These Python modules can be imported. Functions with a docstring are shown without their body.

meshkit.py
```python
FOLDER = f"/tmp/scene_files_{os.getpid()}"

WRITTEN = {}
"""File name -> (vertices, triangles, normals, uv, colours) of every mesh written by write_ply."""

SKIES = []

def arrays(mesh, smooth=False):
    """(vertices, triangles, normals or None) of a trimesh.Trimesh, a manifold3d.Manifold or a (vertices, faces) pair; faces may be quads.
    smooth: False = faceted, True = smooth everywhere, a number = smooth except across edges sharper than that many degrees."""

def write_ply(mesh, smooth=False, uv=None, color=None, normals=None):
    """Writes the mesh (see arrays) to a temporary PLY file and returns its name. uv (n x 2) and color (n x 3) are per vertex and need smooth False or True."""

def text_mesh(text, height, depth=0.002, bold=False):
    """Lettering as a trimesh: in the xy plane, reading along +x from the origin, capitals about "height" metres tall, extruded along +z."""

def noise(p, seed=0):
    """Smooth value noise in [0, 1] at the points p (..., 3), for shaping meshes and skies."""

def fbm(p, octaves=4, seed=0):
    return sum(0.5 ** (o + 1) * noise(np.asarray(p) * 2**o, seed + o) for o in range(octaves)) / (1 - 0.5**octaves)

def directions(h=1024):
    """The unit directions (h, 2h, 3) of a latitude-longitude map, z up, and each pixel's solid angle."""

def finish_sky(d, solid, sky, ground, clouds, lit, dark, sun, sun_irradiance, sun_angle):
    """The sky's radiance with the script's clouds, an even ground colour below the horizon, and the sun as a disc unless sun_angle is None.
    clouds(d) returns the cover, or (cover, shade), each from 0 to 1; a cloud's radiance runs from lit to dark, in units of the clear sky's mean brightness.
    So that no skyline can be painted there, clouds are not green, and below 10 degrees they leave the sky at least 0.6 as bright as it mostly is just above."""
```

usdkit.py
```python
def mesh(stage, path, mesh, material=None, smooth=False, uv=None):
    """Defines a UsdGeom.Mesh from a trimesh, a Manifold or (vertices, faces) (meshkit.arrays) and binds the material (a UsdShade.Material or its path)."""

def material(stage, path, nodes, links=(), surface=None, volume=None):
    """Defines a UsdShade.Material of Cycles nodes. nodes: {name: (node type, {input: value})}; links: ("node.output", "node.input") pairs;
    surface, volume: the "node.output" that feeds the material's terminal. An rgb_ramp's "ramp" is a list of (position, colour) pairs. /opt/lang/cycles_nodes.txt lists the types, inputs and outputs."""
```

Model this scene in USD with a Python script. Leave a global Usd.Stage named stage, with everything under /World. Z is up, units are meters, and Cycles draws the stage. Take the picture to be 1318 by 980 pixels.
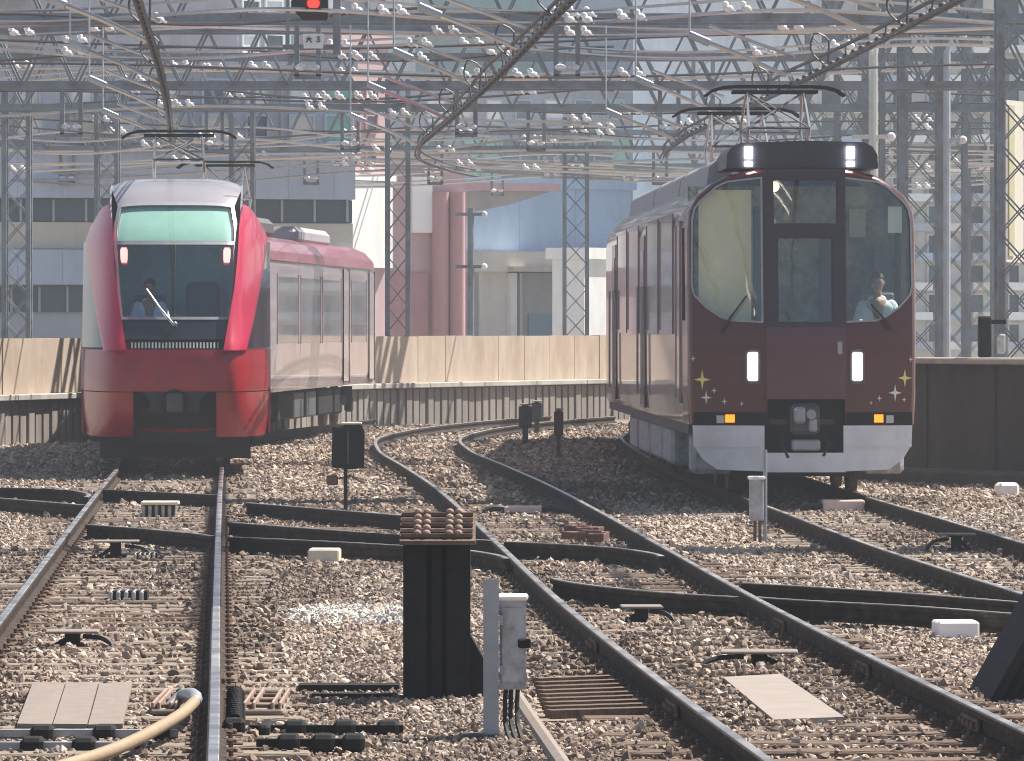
import math, random
import numpy as np, trimesh, manifold3d as m3
import shapely.geometry as sg
import usdkit, meshkit
from pxr import Usd, UsdGeom, UsdLux, UsdShade, Sdf, Gf, Vt

stage = Usd.Stage.CreateInMemory()
UsdGeom.SetStageUpAxis(stage, 'Z'); UsdGeom.SetStageMetersPerUnit(stage, 1.0)
UsdGeom.Xform.Define(stage, '/World'); UsdGeom.Scope.Define(stage, '/World/Looks')
rnd = random.Random(11); rng = np.random.default_rng(11)

# ------------------------------------------------------------------ camera, sky, sun
F, H, YH, CX = 7000.0, 2.05, 420.0, 659.0           # focal length in photo pixels, eye height over rail head, horizon row, centre column
EXPOSURE = 1.08
SUN = np.array([0.62, 0.42, 1.0]); SUN /= np.linalg.norm(SUN)
cam = UsdGeom.Camera.Define(stage, '/World/camera')
HAP = 36.0
cam.CreateHorizontalApertureAttr(HAP); cam.CreateVerticalApertureAttr(HAP * 980 / 1318)
cam.CreateFocalLengthAttr(F / 1318 * HAP)
cam.CreateVerticalApertureOffsetAttr(-(490 - YH) / 1318 * HAP)
cam.CreateClippingRangeAttr(Gf.Vec2f(0.5, 5000)); cam.CreateExposureAttr(EXPOSURE)
cam.AddTranslateOp().Set(Gf.Vec3d(0, 0, H)); cam.AddRotateXOp().Set(90.0)
SUN_EL, SUN_ROT = math.asin(SUN[2]), math.atan2(SUN[0], SUN[1])
dome = UsdLux.DomeLight.Define(stage, '/World/sky')
skym = usdkit.material(stage, '/World/Looks/sky_air', {
    's': ('sky_texture', dict(sky_type='single_scattering', sun_disc=False, sun_elevation=SUN_EL, sun_rotation=SUN_ROT, altitude=50.0, aerosol_density=2.0)),
    'b': ('background_shader', dict(strength=0.052))}, [('s.color', 'b.color')], surface='b.background')
UsdShade.MaterialBindingAPI.Apply(dome.GetPrim()).Bind(skym)
sun = UsdLux.DistantLight.Define(stage, '/World/sun')
sun.CreateNormalizeAttr(True); sun.CreateIntensityAttr(1.25); sun.CreateAngleAttr(0.5); sun.CreateColorAttr(Gf.Vec3f(1, .95, .87))
zq = Gf.Rotation(Gf.Vec3d(0, 0, 1), Gf.Vec3d(*map(float, SUN))).GetQuat()
sun.AddOrientOp(UsdGeom.XformOp.PrecisionFloat).Set(Gf.Quatf(zq))

def X(px, d): return (px - CX) * d / F               # photo column at a distance -> metres to the right
def Z(py, d): return H - (py - YH) * d / F           # photo row at a distance -> metres above rail head
def G(px, py, z=0.0):                                # photo point on a level plane -> x, y
    d = F * (H - z) / (py - YH); return X(px, d), d

# ------------------------------------------------------------------ materials
MATS = {}
def mat(name, col, rough=.6, metal=0., var=.12, scale=5., bump=0., bscale=40., coat=0., spec=.5, emit=None, stretch=None, dirt=None, dscale=1.2):
    if name in MATS: return MATS[name]
    c = np.array(col, float)
    n = {'g': ('geometry', {}), 'm': ('mapping', dict(scale=stretch or (1, 1, 1))),
         'n': ('noise_texture', dict(scale=float(scale), detail=5.0, roughness=.65)),
         'r': ('rgb_ramp', dict(ramp=[(.3, tuple(np.clip(c * (1 - var), 0, 1))), (.5, tuple(c)), (.7, tuple(np.clip(c * (1 + var), 0, 1)))])),
         'p': ('principled_bsdf', dict(roughness=float(rough), metallic=float(metal), specular_ior_level=float(spec), coat_weight=float(coat)))}
    l = [('g.position', 'm.vector'), ('m.vector', 'n.vector'), ('n.fac', 'r.fac')]
    src = 'r.color'
    if dirt is not None:
        n['n2'] = ('noise_texture', dict(scale=float(dscale), detail=6.0, roughness=.7))
        n['r2'] = ('rgb_ramp', dict(ramp=[(.45, (0, 0, 0)), (.68, (1, 1, 1))]))
        n['x'] = ('mix', dict(color2=tuple(dirt)))
        l += [('m.vector', 'n2.vector'), ('n2.fac', 'r2.fac'), ('r2.color', 'x.fac'), (src, 'x.color1')]; src = 'x.color'
    l.append((src, 'p.base_color'))
    if bump:
        n['bn'] = ('noise_texture', dict(scale=float(bscale), detail=4.0)); n['b'] = ('bump', dict(strength=float(bump), distance=.02))
        l += [('m.vector', 'bn.vector'), ('bn.fac', 'b.height'), ('b.normal', 'p.normal')]
    if emit: n['p'][1].update(emission_color=tuple(emit[0]), emission_strength=float(emit[1]))
    MATS[name] = usdkit.material(stage, '/World/Looks/' + name, n, l, surface='p.BSDF'); return MATS[name]

def glassmat(name, tint, rough=.02, refl=1.0, f0=.06):   # see-through pane, reflecting more at a slant (the same from both sides)
    if name in MATS: return MATS[name]
    MATS[name] = usdkit.material(stage, '/World/Looks/' + name, {
        't': ('transparent_bsdf', dict(color=tint)), 'g': ('glossy_bsdf', dict(color=(refl,) * 3, roughness=rough)),
        'l': ('layer_weight', dict(blend=.5)), 'p': ('math', dict(math_type='power', value2=5.0)), 'f': ('math', dict(math_type='multiply_add', value2=1 - f0, value3=f0)), 'm': ('mix_closure', {})},
        [('l.facing', 'p.value1'), ('p.value', 'f.value1'), ('f.value', 'm.fac'), ('t.BSDF', 'm.closure1'), ('g.BSDF', 'm.closure2')], surface='m.closure'); return MATS[name]

def railmat(nm, top, lo, hi):
    n = {'g': ('geometry', {}), 's': ('separate_xyz', {}), 'sn': ('separate_xyz', {}), 'a': ('math', dict(math_type='greater_than', value2=.7)),
         'b': ('math', dict(math_type='greater_than', value2=-.0025)), 'c': ('math', dict(math_type='multiply')),
         'n': ('noise_texture', dict(scale=9.0, detail=5.0)), 'r': ('rgb_ramp', dict(ramp=[(.3, (.020, .014, .011)), (.55, (.040, .027, .020)), (.75, (.085, .058, .042))])),
         'n2': ('noise_texture', dict(scale=2.0, detail=3.0)), 'rr': ('map_range', dict(from_min=.3, from_max=.7, to_min=lo, to_max=hi)),
         'p1': ('principled_bsdf', dict(roughness=.8, specular_ior_level=.15)), 'p2': ('principled_bsdf', dict(base_color=top, metallic=1.0)), 'm': ('mix_closure', {})}
    l = [('g.position', 's.vector'), ('g.normal', 'sn.vector'), ('sn.z', 'a.value1'), ('s.z', 'b.value1'), ('a.value', 'c.value1'), ('b.value', 'c.value2'),
         ('g.position', 'n.vector'), ('n.fac', 'r.fac'), ('r.color', 'p1.base_color'), ('g.position', 'n2.vector'), ('n2.fac', 'rr.value'), ('rr.result', 'p2.roughness'),
         ('c.value', 'm.fac'), ('p1.BSDF', 'm.closure1'), ('p2.BSDF', 'm.closure2')]
    MATS[nm] = usdkit.material(stage, '/World/Looks/' + nm, n, l, surface='m.closure')
railmat('rail_steel', (.55, .53, .52), .2, .42); railmat('rail_dull', (.42, .39, .37), .25, .5)

mat('ballast', (.25, .19, .145), .95, var=.35, scale=14, bump=.9, bscale=16, dirt=(.10, .08, .065), dscale=.5)
mat('soil', (.22, .20, .17), .95, var=.2, scale=.3)
mat('sleeper_wood', (.235, .185, .145), .9, var=.4, scale=5, stretch=(.7, 14, 3), bump=.8, bscale=9)
mat('sleeper_brown', (.13, .085, .06), .9, var=.5, scale=5, stretch=(.7, 14, 3), bump=.8, bscale=9)
mat('brick_red', (.14, .062, .045), .9, var=.3, scale=9)
mat('rust', (.12, .07, .045), .85, var=.4, scale=12, bump=.3)
mat('rust_pale', (.26, .18, .14), .8, var=.3, scale=12, bump=.3)
mat('black_steel', (.016, .015, .015), .8, var=.4, scale=8, bump=.15, spec=.15)
mat('dark_grey', (.06, .06, .065), .6, var=.2, scale=8)
mat('grey_steel', (.30, .31, .33), .45, metal=.3, var=.15, scale=6)
mat('galvanised', (.42, .45, .48), .45, metal=.35, var=.15, scale=4)
mat('tower_steel', (.19, .225, .255), .5, metal=.15, var=.25, scale=2.5, dirt=(.15, .13, .115), dscale=1.5)
mat('box_grey', (.42, .42, .42), .6, var=.15, scale=8, dirt=(.22, .21, .20), dscale=7)
mat('pad_cream', (.62, .55, .42), .8, var=.15, scale=9)
mat('pad_white', (.80, .78, .76), .8, var=.06, scale=9)
mat('pad_pink', (.70, .52, .45), .85, var=.1, scale=12)
mat('plate_tan', (.20, .16, .135), .8, var=.12, scale=7, bump=.2)
mat('plate_pale', (.25, .205, .178), .8, var=.10, scale=5, bump=.1)
mat('hose_tan', (.27, .19, .115), .7, var=.12, scale=14)
mat('rubber', (.018, .018, .02), .7, var=.2)
mat('porcelain', (.86, .86, .86), .25, var=.05, coat=.3, dirt=(.45, .42, .39), dscale=4)
mat('concrete', (.42, .39, .35), .9, var=.15, scale=3, bump=.2, dirt=(.26, .24, .21), dscale=.7)
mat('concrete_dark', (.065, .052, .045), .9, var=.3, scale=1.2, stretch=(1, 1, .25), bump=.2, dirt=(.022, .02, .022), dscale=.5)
mat('wall_beige', (.46, .365, .285), .9, var=.14, scale=3, stretch=(1, 1, .35), dirt=(.36, .27, .20), dscale=1.3)
mat('rib_grey', (.22, .19, .165), .9, var=.3, scale=1.5, stretch=(1, 1, .3))
mat('white_paint', (.62, .63, .66), .45, var=.05, scale=3, dirt=(.50, .49, .49), dscale=1.4)
mat('maroon', (.068, .013, .013), .22, var=.06, coat=.35, spec=.35)
mat('maroon_door', (.075, .017, .030), .25, var=.05, coat=.4)
mat('maroon_side', (.24, .17, .19), .24, metal=.45, var=.22, scale=2.5, stretch=(1, 1.6, .12), coat=.7)
mat('navy_roof', (.016, .018, .030), .4, var=.1)
mat('roof_grey', (.30, .29, .31), .5, var=.1, scale=2)
mat('frame_dark', (.028, .020, .026), .35, var=.1)
mat('train_red', (.46, .012, .055), .25, metal=.1, var=.03, coat=.4)
mat('train_red_low', (.30, .010, .018), .32, metal=0., var=.06, coat=.2, dirt=(.19, .018, .02), dscale=2.2)
mat('train_silver', (.44, .34, .36), .25, metal=.4, var=.08, scale=1.5, coat=.6)
mat('train_roof', (.36, .335, .355), .3, metal=.3, var=.03, coat=.6)
mat('panel_navy', (.012, .016, .026), .2, var=.05, coat=.6)
mat('cab_dark', (.04, .075, .085), .7, var=.1)
mat('cab_teal', (.30, .58, .66), .7, var=.1)
mat('cab_beige', (.82, .74, .52), .8, var=.10, scale=2)
mat('cab_grey', (.42, .48, .42), .7, var=.6, scale=2.2, dirt=(.06, .085, .07), dscale=2.6)
mat('train_rose', (.34, .10, .13), .3, metal=.3, var=.1, coat=.5)
mat('mint', (.40, .52, .48), .35, var=.10, scale=2)
mat('paper', (.62, .70, .70), .8, var=.03)
mat('skin', (.30, .18, .135), .6, var=.05)
mat('hair', (.012, .010, .010), .5, var=.1)
mat('shirt', (.55, .66, .74), .8, var=.04)
mat('star_gold', (.75, .60, .18), .5, var=.03)
mat('star_silver', (.66, .64, .60), .5, var=.03)
mat('lamp_white', (.9, .9, .85), .3, emit=((1, .96, .86), 14))
mat('lamp_warm', (.9, .7, .4), .3, emit=((1, .66, .25), 3))
mat('lamp_amber', (.9, .35, .02), .3, emit=((1, .17, .004), 1.2))
mat('lamp_red', (.8, .05, .05), .3, emit=((1, .010, .006), 4))
mat('tail_red', (.8, .1, .1), .3, emit=((1, .16, .15), 2.2))
mat('lens_clear', (.45, .45, .45), .15, var=.05)
mat('ink', (.03, .03, .035), .7, var=.02)
mat('wire', (.07, .072, .08), .5, metal=.4, var=.1)
mat('wire_bright', (.62, .60, .56), .25, metal=.9, var=.1)
for nm, c in dict(b_paleblue=(.42, .50, .62), b_grey=(.42, .45, .50), b_bluegrey=(.34, .385, .44), b_brown=(.46, .41, .42), b_pink=(.52, .36, .37), b_rose=(.44, .25, .25), b_white=(.80, .80, .77), b_beige=(.56, .52, .45), b_blue=(.46, .62, .82), b_taupe=(.34, .33, .31), b_green=(.28, .40, .38), b_cream=(.68, .63, .56), b_lilac=(.50, .47, .51)).items():
    mat(nm, c, .85, var=.07, scale=.8, stretch=(1, 1, .3), dirt=tuple(np.array(c) * .84), dscale=.9)
mat('pane_train', (.15, .13, .145), .12, var=.25, scale=.8, coat=.6)
mat('pane_dark', (.06, .085, .12), .12, var=.2, scale=.4)
mat('pane_teal', (.10, .19, .22), .2, var=.15, scale=.4)
mat('pane_green', (.24, .50, .42), .2, var=.2, scale=.5)
mat('shutter', (.16, .26, .30), .5, var=.08)
mat('bark', (.08, .06, .045), .9, var=.2)
glassmat('cab_glass', (.88, .93, .86), .03, .9, .13)
glassmat('side_glass', (.22, .24, .26), .03, 1.0, .10)
glassmat('teal_glass', (.74, .92, .96), .02, 1.0, .10)
glassmat('sky_glass', (.80, .94, .90), .05, 1.0, .09)
MATS['leaf'] = usdkit.material(stage, '/World/Looks/leaf', {
    'o': ('geometry', {}), 'r': ('rgb_ramp', dict(ramp=[(0, (.035, .07, .025)), (1, (.11, .16, .06))])),
    'd': ('principled_bsdf', dict(roughness=.45)), 't': ('translucent_bsdf', {}), 'm': ('mix_closure', dict(fac=.3))},
    [('o.random_per_island', 'r.fac'), ('r.color', 'd.base_color'), ('r.color', 't.color'), ('d.BSDF', 'm.closure1'), ('t.BSDF', 'm.closure2')], surface='m.closure')

# ------------------------------------------------------------------ prims
USED = {}
def numbered(path):
    k = USED.get(path, -1) + 1; USED[path] = k
    return path if k == 0 else f'{path}_{k:03d}'
def keys(prim, **kw):
    for k, v in kw.items():
        if v: prim.SetCustomDataByKey(k, v)
class T:                                             # a thing: an Xform at its base, children are its parts
    def __init__(s, name, label, cat, loc=(0, 0, 0), rz=0., group=None, kind=None):
        s.path = numbered('/World/' + name); s.x = UsdGeom.Xform.Define(stage, s.path)
        s.op = s.x.AddTranslateOp(); s.op.Set(Gf.Vec3d(*map(float, loc))); s.rop = s.x.AddRotateZOp(); s.rop.Set(float(rz))
        s.prim = s.x.GetPrim(); keys(s.prim, label=label, category=cat, group=group, kind=kind)
    def part(s, name, mesh, m, parent=None, smooth=False, label=None, kind=None):
        p = numbered((parent or s.path) + '/' + name)
        q = usdkit.mesh(stage, p, tm(mesh), MATS[m], smooth=smooth)
        keys(q.GetPrim(), label=label, kind=kind); return p
    def copy(s, label, loc, rz=0., group=None, scale=None):
        p = numbered(s.path); x = UsdGeom.Xform.Define(stage, p)
        x.AddTranslateOp().Set(Gf.Vec3d(*map(float, loc))); x.AddRotateZOp().Set(float(rz))
        q = x.GetPrim(); q.GetReferences().AddInternalReference(Sdf.Path(s.path)); q.SetInstanceable(True)
        cd = s.prim.GetCustomData()
        keys(q, label=label, category=cd['category'], group=group or cd.get('group'))
        return p
def single(name, mesh, m, label=None, cat=None, group=None, kind=None, smooth=False):
    q = usdkit.mesh(stage, numbered('/World/' + name), tm(mesh), MATS[m], smooth=smooth)
    keys(q.GetPrim(), label=label, category=cat, group=group, kind=kind); return q

def tm(m):
    if isinstance(m, (list, tuple)) and len(m) and isinstance(m[0], trimesh.Trimesh): return trimesh.util.concatenate(list(m))
    return m
def box(x0, x1, y0, y1, z0, z1):
    b = trimesh.creation.box([x1 - x0, y1 - y0, z1 - z0]); b.apply_translation([(x0 + x1) / 2, (y0 + y1) / 2, (z0 + z1) / 2]); return b
def cbox(c, s, rz=0., ch=0.):
    if ch:
        a = np.array(s) / 2
        pts = [(sx * (a[0] - (ch if k != 0 else 0)), sy * (a[1] - (ch if k != 1 else 0)), sz * (a[2] - (ch if k != 2 else 0))) for k in range(3) for sx in (-1, 1) for sy in (-1, 1) for sz in (-1, 1)]
        b = trimesh.convex.convex_hull(np.array(pts))
    else: b = trimesh.creation.box(s)
    if rz: b.apply_transform(trimesh.transformations.rotation_matrix(math.radians(rz), [0, 0, 1]))
    b.apply_translation(c); return b
def tube(pts, r, sides=6):
    p = np.array(pts, float); t = np.gradient(p, axis=0); t /= np.linalg.norm(t, axis=1, keepdims=True) + 1e-12
    a = np.cross(t, np.where(np.abs(t[:, 2:]) < .9, [0, 0, 1.], [1., 0, 0])); a /= np.linalg.norm(a, axis=1, keepdims=True) + 1e-12
    b = np.cross(t, a); n = len(p); an = np.arange(sides) * 2 * np.pi / sides
    rr = np.broadcast_to(r, (n,))
    v = (p[:, None] + rr[:, None, None] * (np.cos(an)[None, :, None] * a[:, None] + np.sin(an)[None, :, None] * b[:, None])).reshape(-1, 3)
    f = []
    for i in range(n - 1):
        for j in range(sides):
            k = (j + 1) % sides; f += [[i * sides + j, i * sides + k, (i + 1) * sides + k], [i * sides + j, (i + 1) * sides + k, (i + 1) * sides + j]]
    for i in (0, n - 1):
        for j in range(1, sides - 1): f.append([i * sides, i * sides + j + 1, i * sides + j] if i == 0 else [i * sides, i * sides + j, i * sides + j + 1])
    return trimesh.Trimesh(v, f, process=False)
def bar(a, b, w, h=None):                            # rectangular bar between two points
    h = h or w; a = np.array(a, float); b = np.array(b, float); d = b - a; L = np.linalg.norm(d); d /= L
    u = np.cross(d, [0, 0, 1.] if abs(d[2]) < .95 else [0, 1., 0]); u /= np.linalg.norm(u); v = np.cross(u, d)
    m = trimesh.creation.box([w, L, h]); M = np.eye(4); M[:3, 0] = u; M[:3, 1] = d; M[:3, 2] = v; M[:3, 3] = (a + b) / 2
    m.apply_transform(M); return m
def cyl(a, b, r, sides=12): return tube([a, b], r, sides)
def ball(c, r, sub=1, s=(1, 1, 1)):
    m = trimesh.creation.icosphere(sub, 1.0); m.apply_scale(np.array(s) * r); m.apply_translation(c); return m
def prism_y(poly, y0, y1):                           # polygon in (x, z) extruded along y
    m = trimesh.creation.extrude_polygon(sg.Polygon(poly).buffer(0), y1 - y0, engine='earcut')
    v = np.array(m.vertices); m = trimesh.Trimesh(np.stack([v[:, 0], y0 + v[:, 2], v[:, 1]], 1), np.array(m.faces)[:, ::-1], process=False); return m
def prism_x(poly, x0, x1):                           # polygon in (y, z) extruded along x
    m = trimesh.creation.extrude_polygon(sg.Polygon(poly).buffer(0), x1 - x0, engine='earcut')
    v = np.array(m.vertices); return trimesh.Trimesh(np.stack([x0 + v[:, 2], v[:, 0], v[:, 1]], 1), np.array(m.faces), process=False)
def man(m):
    m = tm(m); return m3.Manifold(m3.Mesh(np.asarray(m.vertices, np.float32), np.asarray(m.faces, np.uint32)))
def xs(poly): return m3.CrossSection([np.array(poly, float)], m3.FillRule.NonZero)
def ext_y(poly, y0, y1):                             # Manifold prism along y from an (x, z) outline
    return m3.Manifold.extrude(xs(poly), y1 - y0).rotate((90, 0, 0)).translate((0, y1, 0))
def ext_x(poly, x0, x1):                             # Manifold prism along x from a (y, z) outline
    return m3.Manifold.extrude(xs(poly), x1 - x0).transform(np.array([[0, 0, 1, x0], [1, 0, 0, 0], [0, 1, 0, 0]], float))
def mesh_of(M): a = M.to_mesh(); return trimesh.Trimesh(np.array(a.vert_properties[:, :3], float), np.array(a.tri_verts), process=False)
def spline(pts, n=80):
    p = np.array(pts, float); from_ = np.r_[0, np.cumsum(np.linalg.norm(np.diff(p, axis=0), axis=1))]
    from scipy.interpolate import PchipInterpolator
    t = np.linspace(0, from_[-1], n); return np.stack([PchipInterpolator(from_, p[:, k])(t) for k in range(p.shape[1])], 1)

# ------------------------------------------------------------------ ground
BZ = -0.195
single('ground', box(-700, 700, -300, 900, -.6, -.34), 'soil', kind='structure')
gx, gy = np.meshgrid(np.arange(-34, 34.01, .3), np.arange(2, 150.01, .3))
gp = np.stack([gx, gy, np.zeros_like(gx)], -1)
gz = BZ - .01 + .05 * (meshkit.fbm(gp * [.8, .8, 1], 3, 5) - .5)
ny, nx = gx.shape; idx = np.arange(nx * ny).reshape(ny, nx)
quads = np.stack([idx[:-1, :-1], idx[:-1, 1:], idx[1:, 1:], idx[1:, :-1]], -1).reshape(-1, 4)
single('ballast_bed', (np.stack([gx, gy, gz], -1).reshape(-1, 3), quads), 'ballast', kind='structure', smooth=True)

# ------------------------------------------------------------------ tracks
PROF = np.array([(-.036, -.008), (-.022, 0), (.022, 0), (.036, -.008), (.034, -.042), (.010, -.055), (.009, -.115), (.062, -.135), (.064, -.150), (-.064, -.150), (-.062, -.135), (-.009, -.115), (-.010, -.055), (-.034, -.042)])
def rail_mesh(path):
    p = np.array(path, float); t = np.gradient(p, axis=0); t /= np.linalg.norm(t, axis=1, keepdims=True)
    nrm = np.stack([t[:, 1], -t[:, 0]], 1); k = len(PROF); v = []
    for i in range(len(p)):
        for a, z in PROF: v.append((p[i, 0] + nrm[i, 0] * a, p[i, 1] + nrm[i, 1] * a, z))
    f = []
    for i in range(len(p) - 1):
        for j in range(k):
            q = (j + 1) % k; f += [[i * k + j, (i + 1) * k + q, i * k + q], [i * k + j, (i + 1) * k + j, (i + 1) * k + q]]
    cap = [(a % 14, b % 14, c % 14) for a, b, c in trimesh.creation.triangulate_polygon(sg.Polygon(PROF), engine='earcut')[1]]
    f += [list(c) for c in cap] + [[c[0] + (len(p) - 1) * k, c[2] + (len(p) - 1) * k, c[1] + (len(p) - 1) * k] for c in cap]
    return trimesh.Trimesh(np.array(v), f, process=False)
def offset(path, o):
    p = np.array(path); t = np.gradient(p, axis=0); t /= np.linalg.norm(t, axis=1, keepdims=True)
    return p + np.stack([t[:, 1], -t[:, 0]], 1) * o
SLEEPERS = []                                        # centre, direction, half length, for the loose stones
def track(label, ctr, wood, d_sl, ph=0., rm='rail_dull'):
    t = T('railway_track', label, 'railway track')
    path = spline(ctr, 160)
    t.part('rail', rail_mesh(offset(path, -.753)), rm); t.part('rail', rail_mesh(offset(path, .753)), rm)
    s = np.r_[0, np.cumsum(np.linalg.norm(np.diff(path, axis=0), axis=1))]
    cl = []
    for q in np.arange(ph, s[-1], .62):
        i = min(np.searchsorted(s, q), len(s) - 2); c = np.array([np.interp(q, s, path[:, k]) for k in (0, 1)])
        if c[1] > d_sl: break
        dr = path[i + 1] - path[i]; dr /= np.linalg.norm(dr)
        rz = -math.degrees(math.atan2(dr[0], dr[1])) + rnd.uniform(-1, 1)
        L = 2.5 + rnd.uniform(-.08, .12)
        b = cbox((c[0], c[1], -.155 - .09 + rnd.uniform(-.006, .004)), (L, .225, .18), rz, .012)
        t.part('sleeper', b, wood if rnd.random() < .75 else ('sleeper_brown' if wood != 'sleeper_brown' else 'sleeper_wood'))
        SLEEPERS.append((c[0], c[1], dr[0], dr[1], L / 2))
        if c[1] < 62:
            n = np.array([dr[1], -dr[0]])
            for o in (-.753, .753):
                for e in (-.085, .085):
                    w = c + n * (o + e); cl.append(cbox((w[0], w[1], -.145), (.07, .10, .035), rz, .008))
                    cl.append(cyl((w[0], w[1] - .01, -.13), (w[0], w[1] - .01, -.095), .014, 6))
                w = c + n * o; cl.append(cbox((w[0], w[1], -.1565), (.30, .17, .012), rz))
    t.part('rail_fastenings', cl, 'rust', kind='stuff')
    return t, path
LC = [(-1.62, 15), (-2.16, 25.6), (-2.79, 37.4), (-4.85, 76.7), (-5.83, 96.6), (-4.3, 116), (-2.2, 128), (1.5, 140)]
MC = [(2.6, 15), (1.98, 25.5), (1.70, 30), (1.14, 40), (.68, 50), (.23, 60), (-.26, 70), (-.85, 80), (-1.45, 90), (-1.7, 99), (-1.3, 107), (-.3, 115), (1.6, 124)]
RC = [(6.9, 15), (5.9, 25), (5.45, 30), (4.72, 41), (4.12, 51), (3.75, 60), (3.50, 66), (2.85, 88), (2.75, 98), (3.6, 112), (6, 124)]
trackL, pathL = track('left railway track on weathered timber sleepers, leading to the red train', LC, 'sleeper_wood', 100, .1, 'rail_steel')
trackM, pathM = track('middle railway track curving away between the two trains', MC, 'sleeper_brown', 90, .3)
trackR, pathR = track('right railway track leading under the dark maroon train', RC, 'sleeper_wood', 80, .2)
def gpts(px): return [G(*p) for p in px]
def ext(pts, a=0, b=0):                              # carry a path straight on past its ends
    p = [np.array(q, float) for q in pts]
    if a: d = p[0] - p[1]; p.insert(0, p[0] + d / np.linalg.norm(d) * a)
    if b: d = p[-1] - p[-2]; p.append(p[-1] + d / np.linalg.norm(d) * b)
    return p
xl = T('crossover_track', 'crossover rails cutting across the left track in front of the red train', 'railway track')
for p, a, b in (([(0, 628), (63, 629), (110, 640)], 3, 0), ([(0, 641), (110, 650)], 3, 0), ([(133, 630), (283, 637)], 0, 0), ([(318, 647), (515, 663), (575, 668)], 0, 0),
                ([(113, 675), (225, 684), (276, 690)], 0, 0), ([(296, 691), (485, 700), (603, 708), (652, 719)], 0, 0), ([(296, 672), (515, 688), (640, 696)], 0, 0)):
    xl.part('rail', rail_mesh(spline(ext(gpts(p), a, b), 24)), 'rail_dull')
xr = T('crossover_track', 'crossover rails cutting across the middle track towards the right edge', 'railway track')
for p, a, b in (([(652, 697), (802, 706), (852, 716)], 0, 0), ([(713, 744), (840, 761), (950, 768)], 0, 0), ([(972, 768), (1013, 771), (1179, 780), (1312, 790)], 0, 4), ([(958, 750), (1126, 760), (1318, 775)], 0, 4)):
    xr.part('rail', rail_mesh(spline(ext(gpts(p), a, b), 24)), 'rail_dull')
for (px, py) in ((40, 655), (200, 655), (395, 680), (470, 682), (560, 690)):
    x, d = G(px, py, -.16); xl.part('sleeper', cbox((x, d, -.245), (3.4, .23, .18), rnd.uniform(-12, -6), .012), 'sleeper_brown')
for (px, py) in ((760, 732), (830, 740), (1050, 765), (1150, 775), (1240, 785)):
    x, d = G(px, py, -.16); xr.part('sleeper', cbox((x, d, -.245), (3.2, .23, .18), rnd.uniform(-14, -8), .012), 'sleeper_brown')

# loose ballast stones
def stone(seed):
    r = np.random.default_rng(seed); p = r.normal(size=(13, 3)); p /= np.linalg.norm(p, axis=1, keepdims=True)
    return trimesh.convex.convex_hull(p * r.uniform(.75, 1.1, (13, 1)) * [1, .8, .62])
STONE_COL = [(.37, .285, .22), (.235, .17, .128), (.47, .375, .295), (.11, .08, .06), (.33, .265, .22), (.56, .48, .40), (.50, .50, .47)]
for i, c in enumerate(STONE_COL): mat(f'stone_{"abcdefg"[i]}', c, .9, var=.25, scale=22)
CLEAR = [((18, 936), (162, 936), (174, 876), (38, 876)), ((993, 929), (1092, 927), (1010, 865), (925, 868)), ((192, 928), (230, 928), (230, 882), (192, 882)), ((308, 928), (368, 928), (366, 882), (306, 882)), ((690, 926), (842, 922), (806, 870), (684, 872))]   # ground kept clear of loose stones under the plates
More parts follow.
